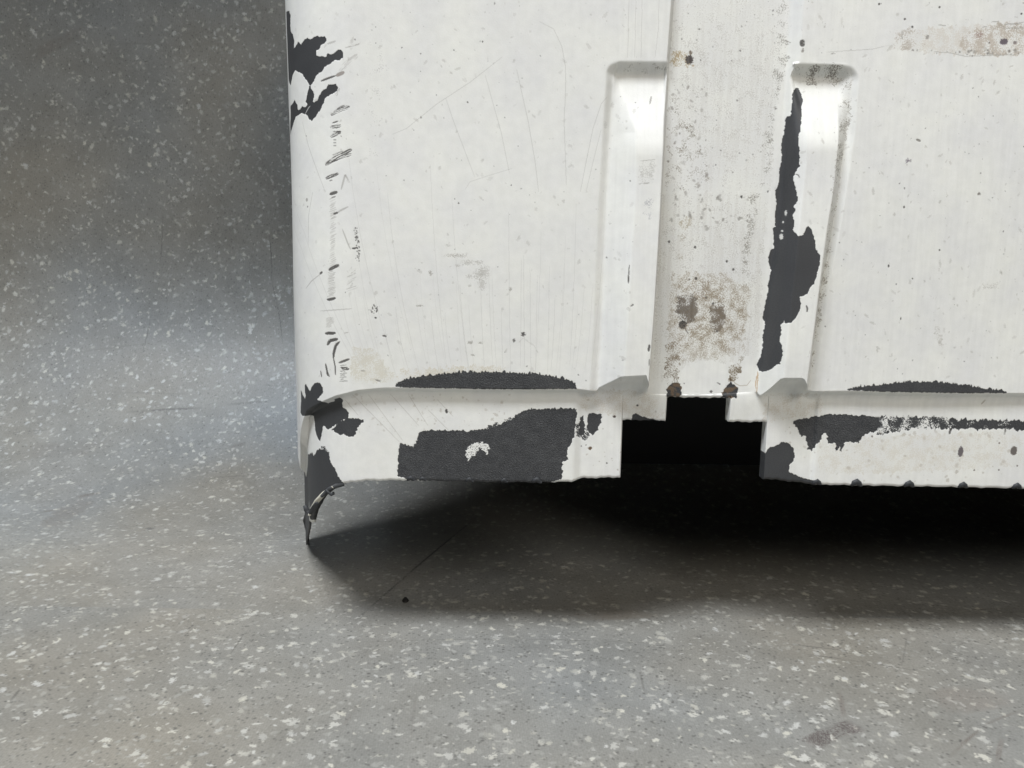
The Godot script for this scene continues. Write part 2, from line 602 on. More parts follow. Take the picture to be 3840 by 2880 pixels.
	for q in [[855, 320], [860, 350], [865, 380], [872, 410], [880, 430], [876, 470], [882, 510], [880, 540], [874, 580]]:
		for k in 7:
			dot(960, 720, q[0] + rng.randf_range(-14, 16), q[1] + rng.randf_range(-18, 18), rng.randf_range(3, 7), rng.randf_range(3, 8), dark, 0.85, 0.6)
	stroke(960, 720, [[828, 490], [868, 485]], 11, 0.9, dark)
	for k in 14:
		stroke(960, 720, [[790 + rng.randf_range(-40, 40), 860 - k * 14.0], [850 + rng.randf_range(-20, 35), 825 - k * 14.0]], 7, rng.randf_range(0.12, 0.4), grey, 0.3)
	for k in 22:
		dot(960, 720, 1010 + rng.randf_range(-38, 38), 1010 + rng.randf_range(-40, 40), rng.randf_range(3, 9), rng.randf_range(3, 9), dark, 0.8, 0.6)
	dot(960, 720, 1032, 1085, 11, 8, dark, 0.9)
	stroke(960, 720, [[1092, 1243], [1130, 1248]], 12, 0.7, dark)
	# grey rubbed marks
	for q in [[1655, 462, 22, 8], [1700, 548, 60, 12], [1760, 550, 40, 12], [1830, 610, 40, 16], [1920, 610, 26, 14], [1740, 635, 16, 12], [1840, 728, 22, 12], [1920, 710, 30, 34], [1970, 690, 30, 40], [1845, 810, 10, 14], [1950, 790, 24, 40]]:
		dot(960, 720, q[0], q[1], q[2], q[3], Color8(168, 165, 158), 0.45, 1.6)
	for q in [[1850, 1300, 20, 14], [1938, 1303, 18, 9], [1870, 1408, 18, 8], [1505, 700, 14, 20], [1415, 982, 30, 8], [2195, 840, 12, 18]]:
		dot(960, 720, q[0], q[1], q[2], q[3], Color8(150, 147, 140), 0.6, 0.9)
	dot(1920, 720, 95, 1228, 16, 18, dark, 0.8, 0.8)
	dot(1920, 720, 14, 1280, 12, 16, dark, 0.7, 0.6)
	stroke(1920, 720, [[60, 1300], [100, 1260], [180, 1320], [225, 1390]], 10, 0.35, grey, 0.4)
	# old stain in the corner
	grime(960, 720, [[830, 1340], [1000, 1350], [1090, 1450], [1210, 1610], [1190, 1640], [830, 1652], [810, 1500]], Color8(204, 199, 184), 0.7, 0.7)
	grime(960, 1360, [[1250, 60], [1900, 20], [2212, 40], [2212, 95], [1600, 110], [1210, 170]], Color8(206, 200, 184), 0.8, 0.6)
	stroke(960, 720, [[905, 1540], [960, 1556]], 14, 0.5, grey, 0.4)
	stroke(960, 720, [[1030, 1622], [1080, 1640]], 12, 0.7, grey, 0.3)
	# ---- first rib: pencil-like marks
	grime(1920, 0, [[1110, 1385], [1245, 1375], [1225, 1580], [1095, 1595]], Color8(166, 164, 158), 0.55, 0.6)
	stroke(1920, 0, [[1110, 1390], [1240, 1378]], 5, 0.45, grey)
	stroke(1920, 0, [[1095, 1592], [1190, 1580]], 10, 0.5, grey, 0.3)
	stroke(1920, 0, [[1190, 900], [1205, 830]], 14, 0.6, grey)
	grime(1920, 720, [[1130, 80], [1215, 20], [1210, 250], [1170, 250]], Color8(140, 140, 146), 0.6, 0.5)
	stroke(1920, 720, [[1005, 790], [1015, 630]], 10, 0.8, dark, 0.2)
	stroke(1920, 720, [[1020, 990], [1050, 970]], 14, 0.7, dark, 0.3)
	stroke(1920, 720, [[1180, 1380], [1188, 1318]], 14, 0.85, dark)
	stroke(1920, 720, [[1184, 1500], [1186, 1440]], 8, 0.6, dark)
	# ---- channel between the ribs: grainy dirt
	grime(1920, 0, [[1400, 0], [2290, 0], [2240, 1659], [1330, 1659]], Color8(196, 194, 188), 0.75, 0.42)
	grime(1920, 720, [[1290, 0], [2210, 0], [2120, 1400], [1220, 1659]], Color8(190, 188, 182), 0.75, 0.38)
	grime(1920, 0, [[1360, 700], [1470, 720], [1700, 1500], [1650, 1659], [1330, 1659]], Color8(122, 114, 102), 0.8, 0.30, 2)
	grime(2880, 0, [[80, 0], [190, 0], [170, 500], [60, 1000], [0, 1659], [-110, 1659], [40, 700]], Color8(130, 127, 120), 0.75, 0.42)
	grime(1920, 720, [[2060, 0], [2140, 0], [2100, 200], [2050, 700], [1980, 900], [1990, 600], [2030, 250]], Color8(126, 122, 114), 0.8, 0.48)
	flecks(1920, 0, 1345, 740, 1680, 1659, 110, 3, 12, Color8(112, 106, 100), 0.6, 2.2)
	flecks(1920, 720, 1300, 0, 2050, 330, 80, 3, 14, Color8(112, 108, 102), 0.6, 2.2)
	flecks(1920, 0, 1390, 0, 2290, 1659, 110, 3, 8, dark, 0.7, 1.5)
	grime(1920, 0, [[1372, 455], [1500, 440], [1535, 480], [1530, 560], [1470, 575], [1375, 545]], tan_, 0.95, 0.72)
	dot(1920, 0, 1528, 515, 30, 34, Color8(60, 54, 52), 0.95, 0.5)
	dot(1920, 0, 1540, 455, 14, 16, Color8(96, 84, 70), 0.8, 0.6)
	dot(1920, 0, 1560, 565, 10, 8, Color8(150, 120, 80), 0.6, 0.6)
	grime(1920, 720, [[1440, 280], [1480, 200], [1560, 220], [1560, 270], [1500, 330], [1450, 330]], Color8(160, 148, 124), 0.8, 0.62)
	grime(1920, 720, [[1430, 330], [1500, 330], [1480, 620], [1430, 620]], Color8(160, 150, 132), 0.6, 0.5)
	grime(1920, 720, [[1440, 760], [1600, 740], [1820, 800], [2010, 860], [2010, 1300], [1850, 1400], [1480, 1350], [1400, 1200], [1410, 900]], Color8(128, 116, 98), 0.8, 0.50, 2)
	grime(1920, 720, [[1440, 900], [1560, 880], [1610, 960], [1590, 1110], [1500, 1160], [1430, 1090], [1420, 980]], Color8(62, 57, 54), 0.9, 0.85, 2)
	grime(1920, 720, [[1720, 980], [1800, 930], [1850, 1020], [1830, 1180], [1760, 1220], [1710, 1150]], Color8(68, 59, 52), 0.85, 0.82, 2)
	grime(1920, 720, [[1560, 760], [1720, 750], [1760, 840], [1640, 930], [1560, 880]], Color8(150, 140, 130), 0.8, 0.52, 1)
	dot(1920, 720, 1472, 1145, 32, 34, Color8(44, 42, 42), 0.95, 0.3)
	stroke(1920, 720, [[1490, 1170], [1525, 1230]], 8, 0.8, dark)
	dot(1920, 720, 1588, 745, 13, 13, dark, 0.9)
	dot(1920, 720, 1530, 755, 8, 8, dark, 0.8)
	for q in [[1355, 428], [1580, 475], [1853, 597], [1910, 668], [1675, 912], [1735, 962], [1770, 1200], [1980, 40]]:
		dot(1920, 720, q[0], q[1], 10, 12, dark, 0.85, 0.5)
	grime(1920, 720, [[1330, 1290], [1450, 1300], [1440, 1659], [1320, 1659]], Color8(108, 96, 80), 0.9, 0.62, 2)
	grime(1920, 720, [[1880, 1500], [2000, 1420], [1970, 1560], [1900, 1659], [1870, 1640]], Color8(112, 100, 82), 0.9, 0.66, 2)
	grime(1920, 0, [[1400, 0], [2290, 0], [2240, 1659], [1330, 1659]], Color8(184, 181, 174), 0.24, 0.62, 1)
	grime(1920, 720, [[1290, 0], [2210, 0], [2120, 1400], [1220, 1659]], Color8(176, 172, 164), 0.26, 0.62, 1)
	grime(1920, 720, [[1380, 700], [1850, 700], [2060, 850], [2010, 1380], [1700, 1450], [1330, 1500]], Color8(150, 138, 120), 0.5, 0.7)
	grime(1920, 1360, [[560, 225], [1160, 280], [1320, 300], [1300, 480], [1000, 520], [600, 420]], Color8(192, 184, 170), 0.5, 0.6)  # beige film on the flange below the first rib
	grime(2880, 1360, [[0, 300], [520, 270], [480, 480], [280, 520], [0, 540]], Color8(192, 183, 168), 0.5, 0.6)  # same beige film below the second rib
	grime(2880, 1360, [[450, 720], [900, 660], [2212, 600], [2300, 900], [1500, 960], [460, 980]], Color8(200, 194, 180), 0.5, 0.6)
	# clean tab
	paint(1920, 1360, [[1490, 40], [1560, -5], [1660, -20], [1780, -5], [1850, 45], [1872, 80], [1870, 110], [1820, 180], [1812, 296], [1460, 290], [1440, 180], [1452, 90]], 5.0)
	stroke(1920, 1360, [[1770, 170], [1800, 188], [1785, 178]], 10, 0.6, dark)
	dot(1920, 1360, 1718, 250, 12, 12, dark, 0.8, 0.6)
	dot(1920, 1360, 1485, 178, 6, 6, dark, 0.8)
	# brown chips beside the tab
	fill(roughen(poly_tex(1920, 1360, [[1340, 225], [1375, 185], [1420, 170], [1450, 185], [1465, 215], [1460, 270], [1440, 300], [1335, 300]]), 2.5), func(i, _x, _y):
		bare(i, 0.5)
		dab(i, brown, clampf((n_mid[i] - 108) / 40.0, 0.0, 0.9)))
	fill(roughen(poly_tex(1920, 1360, [[1810, 300], [1825, 240], [1850, 205], [1880, 175], [1890, 130], [1905, 180], [1950, 215], [1945, 260], [1935, 310]]), 2.5), func(i, _x, _y):
		bare(i, 0.5)
		dab(i, brown, clampf((n_mid[i] - 112) / 40.0, 0.0, 0.9)))
	stroke(1920, 1360, [[1890, 130], [1930, 180], [1970, 200], [2030, 195], [2065, 150]], 5, 0.6, Color8(130, 110, 84))
	stroke(1920, 1360, [[2130, 70], [2115, 160], [2108, 270]], 20, 0.6, Color8(160, 120, 78), 0.35)
	# ---- upper right: brownish band of residue
	grime(2880, 0, [[1050, 420], [1150, 290], [1400, 240], [1800, 215], [2340, 180], [2340, 480], [1700, 475], [1300, 450]], Color8(202, 195, 184), 0.6, 0.66)
	grime(2880, 0, [[1100, 270], [1250, 230], [1350, 400], [1250, 440], [1080, 420]], Color8(176, 168, 158), 0.8, 0.5)
	grime(2880, 0, [[1640, 360], [1760, 250], [2212, 190], [2300, 480], [1720, 480]], Color8(186, 176, 164), 0.9, 0.62)
	grime(2880, 0, [[1760, 290], [1850, 270], [1850, 330], [1790, 350]], Color8(150, 128, 120), 0.7, 0.6)
	grime(2880, 0, [[1920, 200], [2212, 195], [2212, 260], [1930, 260]], Color8(170, 162, 150), 0.8, 0.5)
	stroke(2880, 0, [[1930, 190], [2000, 184]], 6, 0.6, grey)
	stroke(2880, 0, [[2040, 210], [2150, 205], [2212, 190]], 7, 0.6, grey)
	stroke(2880, 0, [[2050, 245], [2212, 240]], 6, 0.5, grey)
	stroke(2880, 0, [[1470, 215], [1540, 222]], 8, 0.5, grey)
	stroke(2880, 0, [[1850, 235], [1895, 228]], 7, 0.5, grey)
	stroke(2880, 0, [[500, 450], [900, 425], [1050, 390]], 5, 0.3, grey, 0.3)
	stroke(2880, 0, [[1400, 445], [1560, 455], [1700, 485], [2212, 470]], 6, 0.45, grey, 0.4)
	dot(2880, 0, 2035, 360, 30, 24, Color8(92, 84, 92), 0.9, 0.4)
	dot(2880, 0, 2132, 368, 15, 14, Color8(120, 110, 108), 0.8, 0.4)
	dot(2880, 0, 1910, 368, 7, 7, dark, 0.8)
	dot(2880, 0, 1375, 320, 14, 18, grey, 0.6, 0.6)
	stroke(2880, 0, [[1160, 265], [1160, 340]], 16, 0.5, grey, 0.4)
	flecks(2880, 0, 1240, 430, 2212, 470, 40, 5, 15, grey, 0.7, 1.5)
	for q in [[958, 33], [1180, 163], [2188, 118], [1245, 230], [1480, 60]]:
		dot(2880, 0, q[0], q[1], 9, 9, dark, 0.85)
	stroke(2880, 0, [[290, 345], [300, 375], [295, 405]], 30, 0.9, dark)
	dot(2880, 0, 298, 435, 10, 18, grey, 0.7, 0.8)
	stroke(2880, 0, [[535, 465], [600, 455]], 12, 0.6, grey, 0.5)
	for k in 9:
		stroke(2880, 0, [[1215, 1390], [1215 + rng.randf_range(-38, 38), 1390 + rng.randf_range(-34, 24)]], 7, 0.6, Color8(110, 102, 112))
	stroke(2880, 0, [[1280, 1205], [1320, 1222]], 14, 0.8, grey)
	dot(2880, 720, 1820, 15, 14, 12, grey, 0.8, 0.5)
	dot(2880, 720, 1040, 637, 8, 14, dark, 0.85)
	dot(2880, 720, 1145, 1092, 6, 14, dark, 0.85)
	dot(2880, 720, 1173, 128, 8, 12, dark, 0.85)
	dot(2880, 720, 1480, 500, 8, 9, dark, 0.85)
	grime(2880, 720, [[1420, 1150], [1470, 1150], [1500, 1250], [1510, 1360], [1470, 1300]], Color8(172, 168, 160), 0.6, 0.6)
	grime(2880, 720, [[1850, 790], [1990, 780], [2000, 830], [1860, 850]], Color8(172, 168, 160), 0.6, 0.5)
	# dirt packed into the grooves round the second rib
	grime(2880, 0, [[215, 590], [300, 555], [600, 555], [700, 620], [720, 720], [640, 700], [600, 730], [480, 735], [340, 735], [260, 690]], Color8(92, 86, 78), 0.75, 0.46)
	grime(2880, 0, [[640, 690], [725, 700], [715, 1000], [660, 1300], [600, 1659], [540, 1659], [600, 1300], [630, 950]], Color8(120, 115, 106), 0.75, 0.44)
	grime(2880, 720, [[560, 0], [610, 0], [560, 350], [520, 700], [450, 1100], [400, 1500], [350, 1560], [420, 1000], [480, 600]], Color8(124, 118, 106), 0.75, 0.46)
	grime(1920, 0, [[950, 560], [1350, 570], [1345, 600], [1000, 625]], Color8(120, 116, 108), 0.6, 0.42)  # grey grain along the upper lip of the first rib
	# ---- chips through to the dark plastic
	chip(960, 0, [[262, 105], [285, 95], [298, 130], [296, 220], [300, 275], [318, 300], [330, 350], [328, 420], [345, 400], [365, 365], [392, 385], [420, 345], [440, 328], [470, 343], [525, 312], [550, 322], [590, 315], [608, 345], [590, 375], [562, 390], [548, 425], [522, 440], [522, 480], [545, 492], [575, 488], [610, 492], [620, 462], [648, 470], [680, 460], [705, 432], [735, 430], [750, 460], [748, 500], [725, 520], [680, 522], [640, 550], [590, 580], [575, 615], [530, 640], [505, 690], [480, 735], [460, 735], [440, 700], [400, 640], [370, 625], [345, 605], [330, 620], [318, 650], [300, 740], [285, 700], [275, 680], [270, 560], [262, 540], [258, 330]], 1.2)
	chip(960, 0, [[465, 735], [490, 790], [502, 830], [490, 880], [500, 885], [530, 870], [545, 830], [575, 785], [610, 765], [625, 735], [660, 728], [690, 728], [708, 760], [700, 790], [660, 810], [600, 850], [585, 890], [560, 945], [520, 1000], [482, 1052], [460, 1030], [448, 1005], [420, 985], [390, 980], [345, 1010], [320, 1080], [300, 1165], [288, 1120], [300, 1020], [298, 920], [318, 895], [335, 865], [355, 905], [362, 950], [380, 945], [400, 920], [430, 930], [445, 900], [430, 880], [440, 830], [455, 770]], 1.2)
	stroke(960, 0, [[425, 985], [455, 930], [470, 915]], 8, 0.9, Color8(222, 222, 218))
	# worn ledge
	chip(960, 1360, [[1205, 205], [1235, 165], [1300, 150], [1400, 130], [1500, 115], [1600, 105], [1700, 95], [1800, 88], [1950, 90], [2100, 85], [2212, 92], [2310, 98], [2410, 100], [2510, 115], [2610, 135], [2690, 150], [2755, 180], [2772, 226], [2212, 232], [1700, 224], [1205, 212]], 1.0, 1.0, 4.5)
	chip(2880, 1360, [[670, 236], [850, 205], [950, 200], [1080, 180], [1200, 172], [1350, 170], [1480, 172], [1600, 185], [1750, 208], [1900, 232], [2060, 252], [2058, 262], [1700, 264], [1000, 252]], 1.2, 0.6, 4.0)
	# corner under the ledge
	chip(960, 1360, [[388, 235], [400, 270], [425, 318], [428, 290], [420, 210], [430, 185], [465, 245], [490, 195], [520, 172], [550, 175], [575, 215], [580, 265], [545, 300], [530, 320], [560, 335], [585, 358], [640, 345], [660, 320], [700, 308], [722, 335], [712, 365], [720, 400], [755, 415], [775, 450], [770, 490], [720, 505], [680, 530], [630, 560], [575, 590], [545, 560], [525, 565], [522, 600], [510, 650], [500, 690], [470, 650], [455, 600], [448, 530], [440, 465], [400, 458], [385, 430], [390, 330]], 1.2)
	chip(960, 1360, [[610, 595], [650, 560], [700, 515], [790, 490], [850, 495], [900, 510], [920, 505], [895, 540], [865, 575], [840, 615], [820, 655], [790, 665], [755, 650], [720, 630], [680, 640], [650, 615]], 3.0, 0.3)
	chip(960, 1360, [[380, 800], [425, 790], [438, 815], [470, 770], [500, 755], [550, 770], [580, 800], [600, 880], [640, 930], [670, 1000], [715, 1045], [800, 1500], [100, 1900], [-200, 1250], [330, 1240]], 2.2, 0.1)
	chip_speckled(960, 1360, [[500, 755], [545, 735], [585, 800], [575, 830], [540, 800]], 0.5)
	# flange
	chip(960, 1360, [[1230, 720], [1245, 705], [1300, 735], [1355, 750], [1385, 690], [1395, 640], [1420, 610], [1480, 605], [1560, 600], [1620, 610], [1740, 605], [1840, 620], [1870, 600], [1930, 600], [2000, 600], [2060, 570], [2120, 545], [2212, 508], [2272, 450], [2342, 425], [2462, 415], [2612, 412], [2777, 415], [2774, 480], [2767, 560], [2757, 640], [2737, 690], [2702, 760], [2687, 830], [2702, 855], [2652, 880], [2647, 930], [2657, 960], [2640, 1020], [2512, 1070], [2212, 1070], [1700, 1060], [1300, 1030], [1215, 1000], [1220, 850]], 2.2, 1.0, 2.5)
	chip_speckled(960, 1360, [[1960, 600], [2080, 530], [2212, 480], [2212, 530], [2100, 590]], 0.5, 0.8)
	paint(960, 1360, [[1810, 820], [1820, 770], [1860, 720], [1930, 705], [1990, 710], [2025, 760], [2000, 810], [1970, 780], [1920, 750], [1905, 800], [1860, 840], [1825, 870]], 4.0)
	chip(1920, 1360, [[595, 510], [615, 480], [632, 500], [638, 570], [630, 640], [600, 650], [585, 600]], 2.5, 0.4)
	chip(1920, 1360, [[665, 470], [690, 455], [780, 462], [778, 540], [740, 600], [705, 638], [672, 625], [655, 570]], 2.0, 0.4)
	chip_speckled(1920, 1360, [[545, 560], [600, 540], [690, 640], [640, 690], [560, 650]], 0.45)
	dot(1920, 1360, 680, 757, 15, 16, Color8(96, 78, 62), 0.95, 0.4)
	dot(1920, 1360, 908, 503, 14, 12, Color8(70, 60, 56), 0.95, 0.4)
	dot(1920, 1360, 1115, 408, 11, 9, dark, 0.95, 0.3)
	dot(1920, 1360, 833, 903, 8, 8, dark, 0.9)
	dot(960, 1360, 1638, 430, 12, 18, dark, 0.9, 0.5)
	dot(1920, 1360, 605, 740, 6, 8, dark, 0.8)
	dot(1920, 1360, 645, 730, 6, 6, dark, 0.8)
	chip(1920, 1360, [[1065, 560], [1075, 500], [1100, 480], [1150, 505], [1320, 512], [1322, 560]], 1.6, 0.3)
	chip(1920, 1360, [[1845, 560], [1855, 525], [2000, 524], [2150, 524], [2200, 560]], 1.4, 0.3)
	chip(2880, 1360, [[-40, 850], [0, 832], [40, 820], [80, 785], [160, 765], [190, 738], [240, 740], [275, 770], [278, 830], [270, 890], [255, 940], [250, 1000], [330, 1020], [440, 1045], [440, 1110], [-60, 1090]], 1.6, 0.1)
	chip(2880, 1360, [[285, 560], [295, 530], [370, 495], [440, 485], [560, 462], [700, 465], [850, 470], [950, 485], [1000, 490], [985, 560], [970, 610], [900, 625], [850, 650], [810, 710], [740, 700], [690, 710], [660, 790], [650, 740], [620, 775], [610, 710], [545, 715], [540, 650], [520, 620], [490, 640], [480, 690], [440, 730], [410, 785], [375, 770], [370, 710], [350, 650], [310, 655], [300, 600]], 2.6, 1.0)
	chip_speckled(2880, 1360, [[960, 480], [1300, 482], [1650, 492], [1650, 590], [1400, 580], [1200, 600], [1000, 640], [960, 600]], 0.60, 0.6)
	chip_speckled(2880, 1360, [[1600, 500], [1750, 505], [2300, 515], [2300, 590], [1900, 590], [1600, 585]], 0.92, 0.6)
	stroke(2880, 1360, [[1620, 580], [1605, 635]], 14, 0.85, dark)
	stroke(2880, 1360, [[2090, 580], [2080, 640]], 12, 0.7, dark, 0.3)
	dot(2880, 1360, 1702, 785, 22, 46, Color8(98, 92, 94), 0.95, 0.25)
	dot(2880, 1360, 2160, 775, 28, 40, Color8(102, 96, 92), 0.95, 0.25)
	for q in [[1820, 945], [2035, 708], [2032, 942], [2190, 905], [930, 652], [1005, 628]]:
		dot(2880, 1360, q[0], q[1], 8, 9, Color8(100, 92, 86), 0.85, 0.4)
	stroke(2880, 1360, [[1880, 372], [1912, 330]], 14, 0.5, Color8(140, 128, 112))
	# crest of the second rib
	chip(2880, 720, [[240, -897], [262, -894], [285, -850], [303, -779], [290, -739], [290, -659], [285, -579], [270, -499], [255, -439], [272, -369], [270, -259], [275, -219], [255, -209], [235, -159], [210, -114], [225, -59], [248, 0], [255, 50], [250, 90], [220, 115], [232, 150], [215, 200], [225, 260], [210, 330], [240, 360], [260, 385], [310, 370], [330, 310], [350, 295], [380, 330], [398, 395], [408, 440], [410, 500], [430, 520], [452, 545], [440, 640], [420, 730], [400, 790], [360, 835], [340, 880], [275, 910], [285, 970], [270, 1030], [240, 1090], [200, 1125], [150, 1135], [138, 1110], [108, 1150], [108, 1230], [95, 1280], [118, 1340], [120, 1400], [100, 1490], [70, 1490], [45, 1515], [10, 1535], [-42, 1560], [-72, 1545], [-97, 1490], [-62, 1430], [-47, 1350], [-42, 1250], [-27, 1130], [-47, 1090], [-7, 880], [5, 860], [0, 800], [15, 740], [28, 680], [10, 620], [5, 570], [20, 510], [48, 490], [52, 400], [40, 320], [65, 300], [60, 200], [75, 100], [65, 30], [70, 0], [65, -9], [95, -79], [95, -159], [110, -239], [120, -279], [115, -359], [122, -449], [140, -509], [148, -619], [165, -654], [195, -659], [205, -709], [210, -779], [208, -839], [225, -884]], 1.2)
	for q in [[150, 180, 8, 26], [130, 258, 6, 12], [122, 335, 7, 10], [114, 385, 11, 28]]:
		dot(2880, 720, q[0], q[1], q[2], q[3], Color8(218, 217, 212), 0.95, 0.3)
	stroke(2880, 720, [[330, 980], [342, 1010], [335, 1040]], 10, 0.8, dark)
	stroke(2880, 0, [[235, 1505], [262, 1515], [272, 1540]], 6, 0.8, dark)

# ---------------------------------------------------------------- linoleum
func lino(seed_: int, x0: float, xw: float, s_lo: float, sh: float, w: int, h: int) -> ImageTexture:
	# x wraps round at xw; s runs along the sheet (0 at the camera's foot, up the wall behind)
	var ppm := w / xw
	var fine := noise(seed_, 1000.0 / ppm, w, h, 2)
	var mid := noise(seed_ + 1, 22.0 / ppm * 2.0, w, h, 3)
	var big := noise(seed_ + 2, 9.0 / ppm, w, h, 3)
	var tone := noise(seed_ + 3, 7.0 / ppm, w, h, 3)
	var c := PackedByteArray()
	c.resize(w * h * 3)
	for i in w * h:
		var v := (fine[i] - 128) * 0.07 + (i * 7919 % 97 - 48) * 0.07 + (mid[i] - 128) * 0.05 + (big[i] - 128) * 0.03
		var t := (tone[i] - 128) * 0.03
		c[i * 3] = int(clampf(136.5 + v + t, 0, 255))
		c[i * 3 + 1] = int(clampf(135.0 + v + t * 0.25, 0, 255))
		c[i * 3 + 2] = int(clampf(129.0 + v - t * 0.8, 0, 255))
	var r := RandomNumberGenerator.new()
	# chips of pale and dark colour: the same list for both stretches of the sheet
	for band in 3:
		r.seed = 500 + band
		var n: int = [70000, 30000, 150000][band]
		for k in n:
			var px := r.randf_range(-0.42, 0.42)
			var ps := r.randf_range(0.0, 0.95)
			var size := r.randf()
			var turn := r.randf_range(-PI, PI)
			var tint := r.randf()
			var strength := r.randf()
			var bend := r.randf_range(-0.8, 0.8)
			if ps < s_lo - 0.004 or ps > s_lo + sh + 0.004:
				continue
			var cx := (px - x0) * ppm
			if cx < -8 or cx > w + 8:
				continue
			var cy := (1.0 - (ps - s_lo) / sh) * h
			var a: float
			var b: float
			var rgb: Vector3
			var al: float
			if band == 0:
				a = (0.0005 + 0.0012 * pow(size, 2.4)) * ppm
				b = a * (0.30 + 0.40 * fmod(size * 7.0, 1.0))
				rgb = Vector3(194, 191, 178).lerp(Vector3(184, 186, 188), tint * 0.6)
				al = 0.2 + 0.76 * strength
			elif band == 1:
				a = (0.0005 + 0.0007 * size) * ppm
				b = a * 0.6
				rgb = Vector3(160, 160, 154)
				al = 0.2 + 0.4 * strength
			else:
				a = (0.00022 + 0.00032 * size) * ppm
				b = a * 0.8
				rgb = Vector3(86, 85, 82)
				al = 0.2 + 0.5 * strength
			var m := int(ceil(a * 1.3)) + 1
			var ca := cos(turn)
			var sa := sin(turn)
			for yy in range(maxi(0, int(cy) - m), mini(h - 1, int(cy) + m) + 1):
				for xx in range(int(cx) - m, int(cx) + m + 1):
					var dx := xx + 0.5 - cx
					var dy := yy + 0.5 - cy
					var u := dx * ca + dy * sa
					var q := -dx * sa + dy * ca + bend * u * u / maxf(a, 0.5) * 0.5
					var e := sqrt(u * u / (a * a) + q * q / (b * b))
					if e > 1.6:
						continue
					var o3 := yy * w + posmod(xx, w)
					if band == 0:
						e += (fine[o3] - 128) / 128.0 * 0.75
					var wa := al * clampf((1.1 - e) * b + 0.15, 0.0, 1.0)
					if wa > 0.0:
						o3 *= 3
						c[o3] = int(lerpf(c[o3], rgb.x, wa))
						c[o3 + 1] = int(lerpf(c[o3 + 1], rgb.y, wa))
						c[o3 + 2] = int(lerpf(c[o3 + 2], rgb.z, wa))
	# scratches and scuffs: [x, s, x, s, width mm, strength]
	var marks := scuffs()
	for q in marks:
		var a := Vector2((q[0] - x0) * ppm, (1.0 - (q[1] - s_lo) / sh) * h)
		var b := Vector2((q[2] - x0) * ppm, (1.0 - (q[3] - s_lo) / sh) * h)
		var n := maxi(1, int(a.distance_to(b)))
		var side := (b - a).orthogonal().normalized()
		var hw: float = maxf(0.5, q[4] * 0.001 * ppm * 0.5)
		for k in n:
			var t := float(k) / n
			var p: Vector2 = a.lerp(b, t) + side * sin(t * PI) * q[6] * 0.001 * ppm
			if p.y < -20 or p.y > h + 20:
				continue
			for j in range(int(-ceil(hw)), int(ceil(hw)) + 1):
				var x := int(p.x + side.x * j)
				var y := int(p.y + side.y * j)
				if y < 0 or y >= h:
					continue
				var g := (fine[y * w + posmod(x, w)] * 0.5 + mid[y * w + posmod(x, w)] * 0.5 - 128.0) / 60.0
				var across := clampf(hw + 0.6 - absf(j), 0.0, 1.0) if q[4] < 2.0 else clampf((1.0 - absf(j) / (hw + 1.0)) * 2.2 + g * 0.5, 0.0, 1.0) * clampf(minf(t, 1.0 - t) * 5.0 + g * 0.4, 0.0, 1.0)
				var al: float = q[5] * across * sqrt(sin(clampf(t, 0.02, 0.98) * PI)) * clampf(0.7 + g, 0.0, 1.0)
				var cc: Vector3 = q[7]
				var o4 := (y * w + posmod(x, w)) * 3
				c[o4] = int(lerpf(c[o4], cc.x, al))
				c[o4 + 1] = int(lerpf(c[o4 + 1], cc.y, al))
				c[o4 + 2] = int(lerpf(c[o4 + 2], cc.z, al))
	return ImageTexture.create_from_image(Image.create_from_data(w, h, false, Image.FORMAT_RGB8, c))

func on_sheet(px: float, py: float) -> Vector2:      # (x, s) of the sheet that a pixel sees
	var d := ray(px, py)
	if d.y < 0.0:
		var t := EYE.y / -d.y
		if -t * d.z < WALLZ - BEND:
			return Vector2(t * d.x, -t * d.z)
	# the bend
	var c := Vector2(-(WALLZ - BEND), BEND)     # z, y
	var o := Vector2(EYE.z, EYE.y) - c
	var v := Vector2(d.z, d.y)
	var a := v.dot(v)
	var b := o.dot(v)
	var q := b * b - a * (o.dot(o) - BEND * BEND)
	if q > 0.0:
		var t2 := (-b + sqrt(q)) / a
		var hh := o + v * t2
		if hh.x < 0.0 and hh.y < 0.0:
			return Vector2(t2 * d.x, WALLZ - BEND + BEND * atan2(-hh.x, -hh.y))
	var t3 := WALLZ / -d.z
	return Vector2(t3 * d.x, WALLZ - BEND + BEND * PI / 2 + (EYE.y + t3 * d.y - BEND))

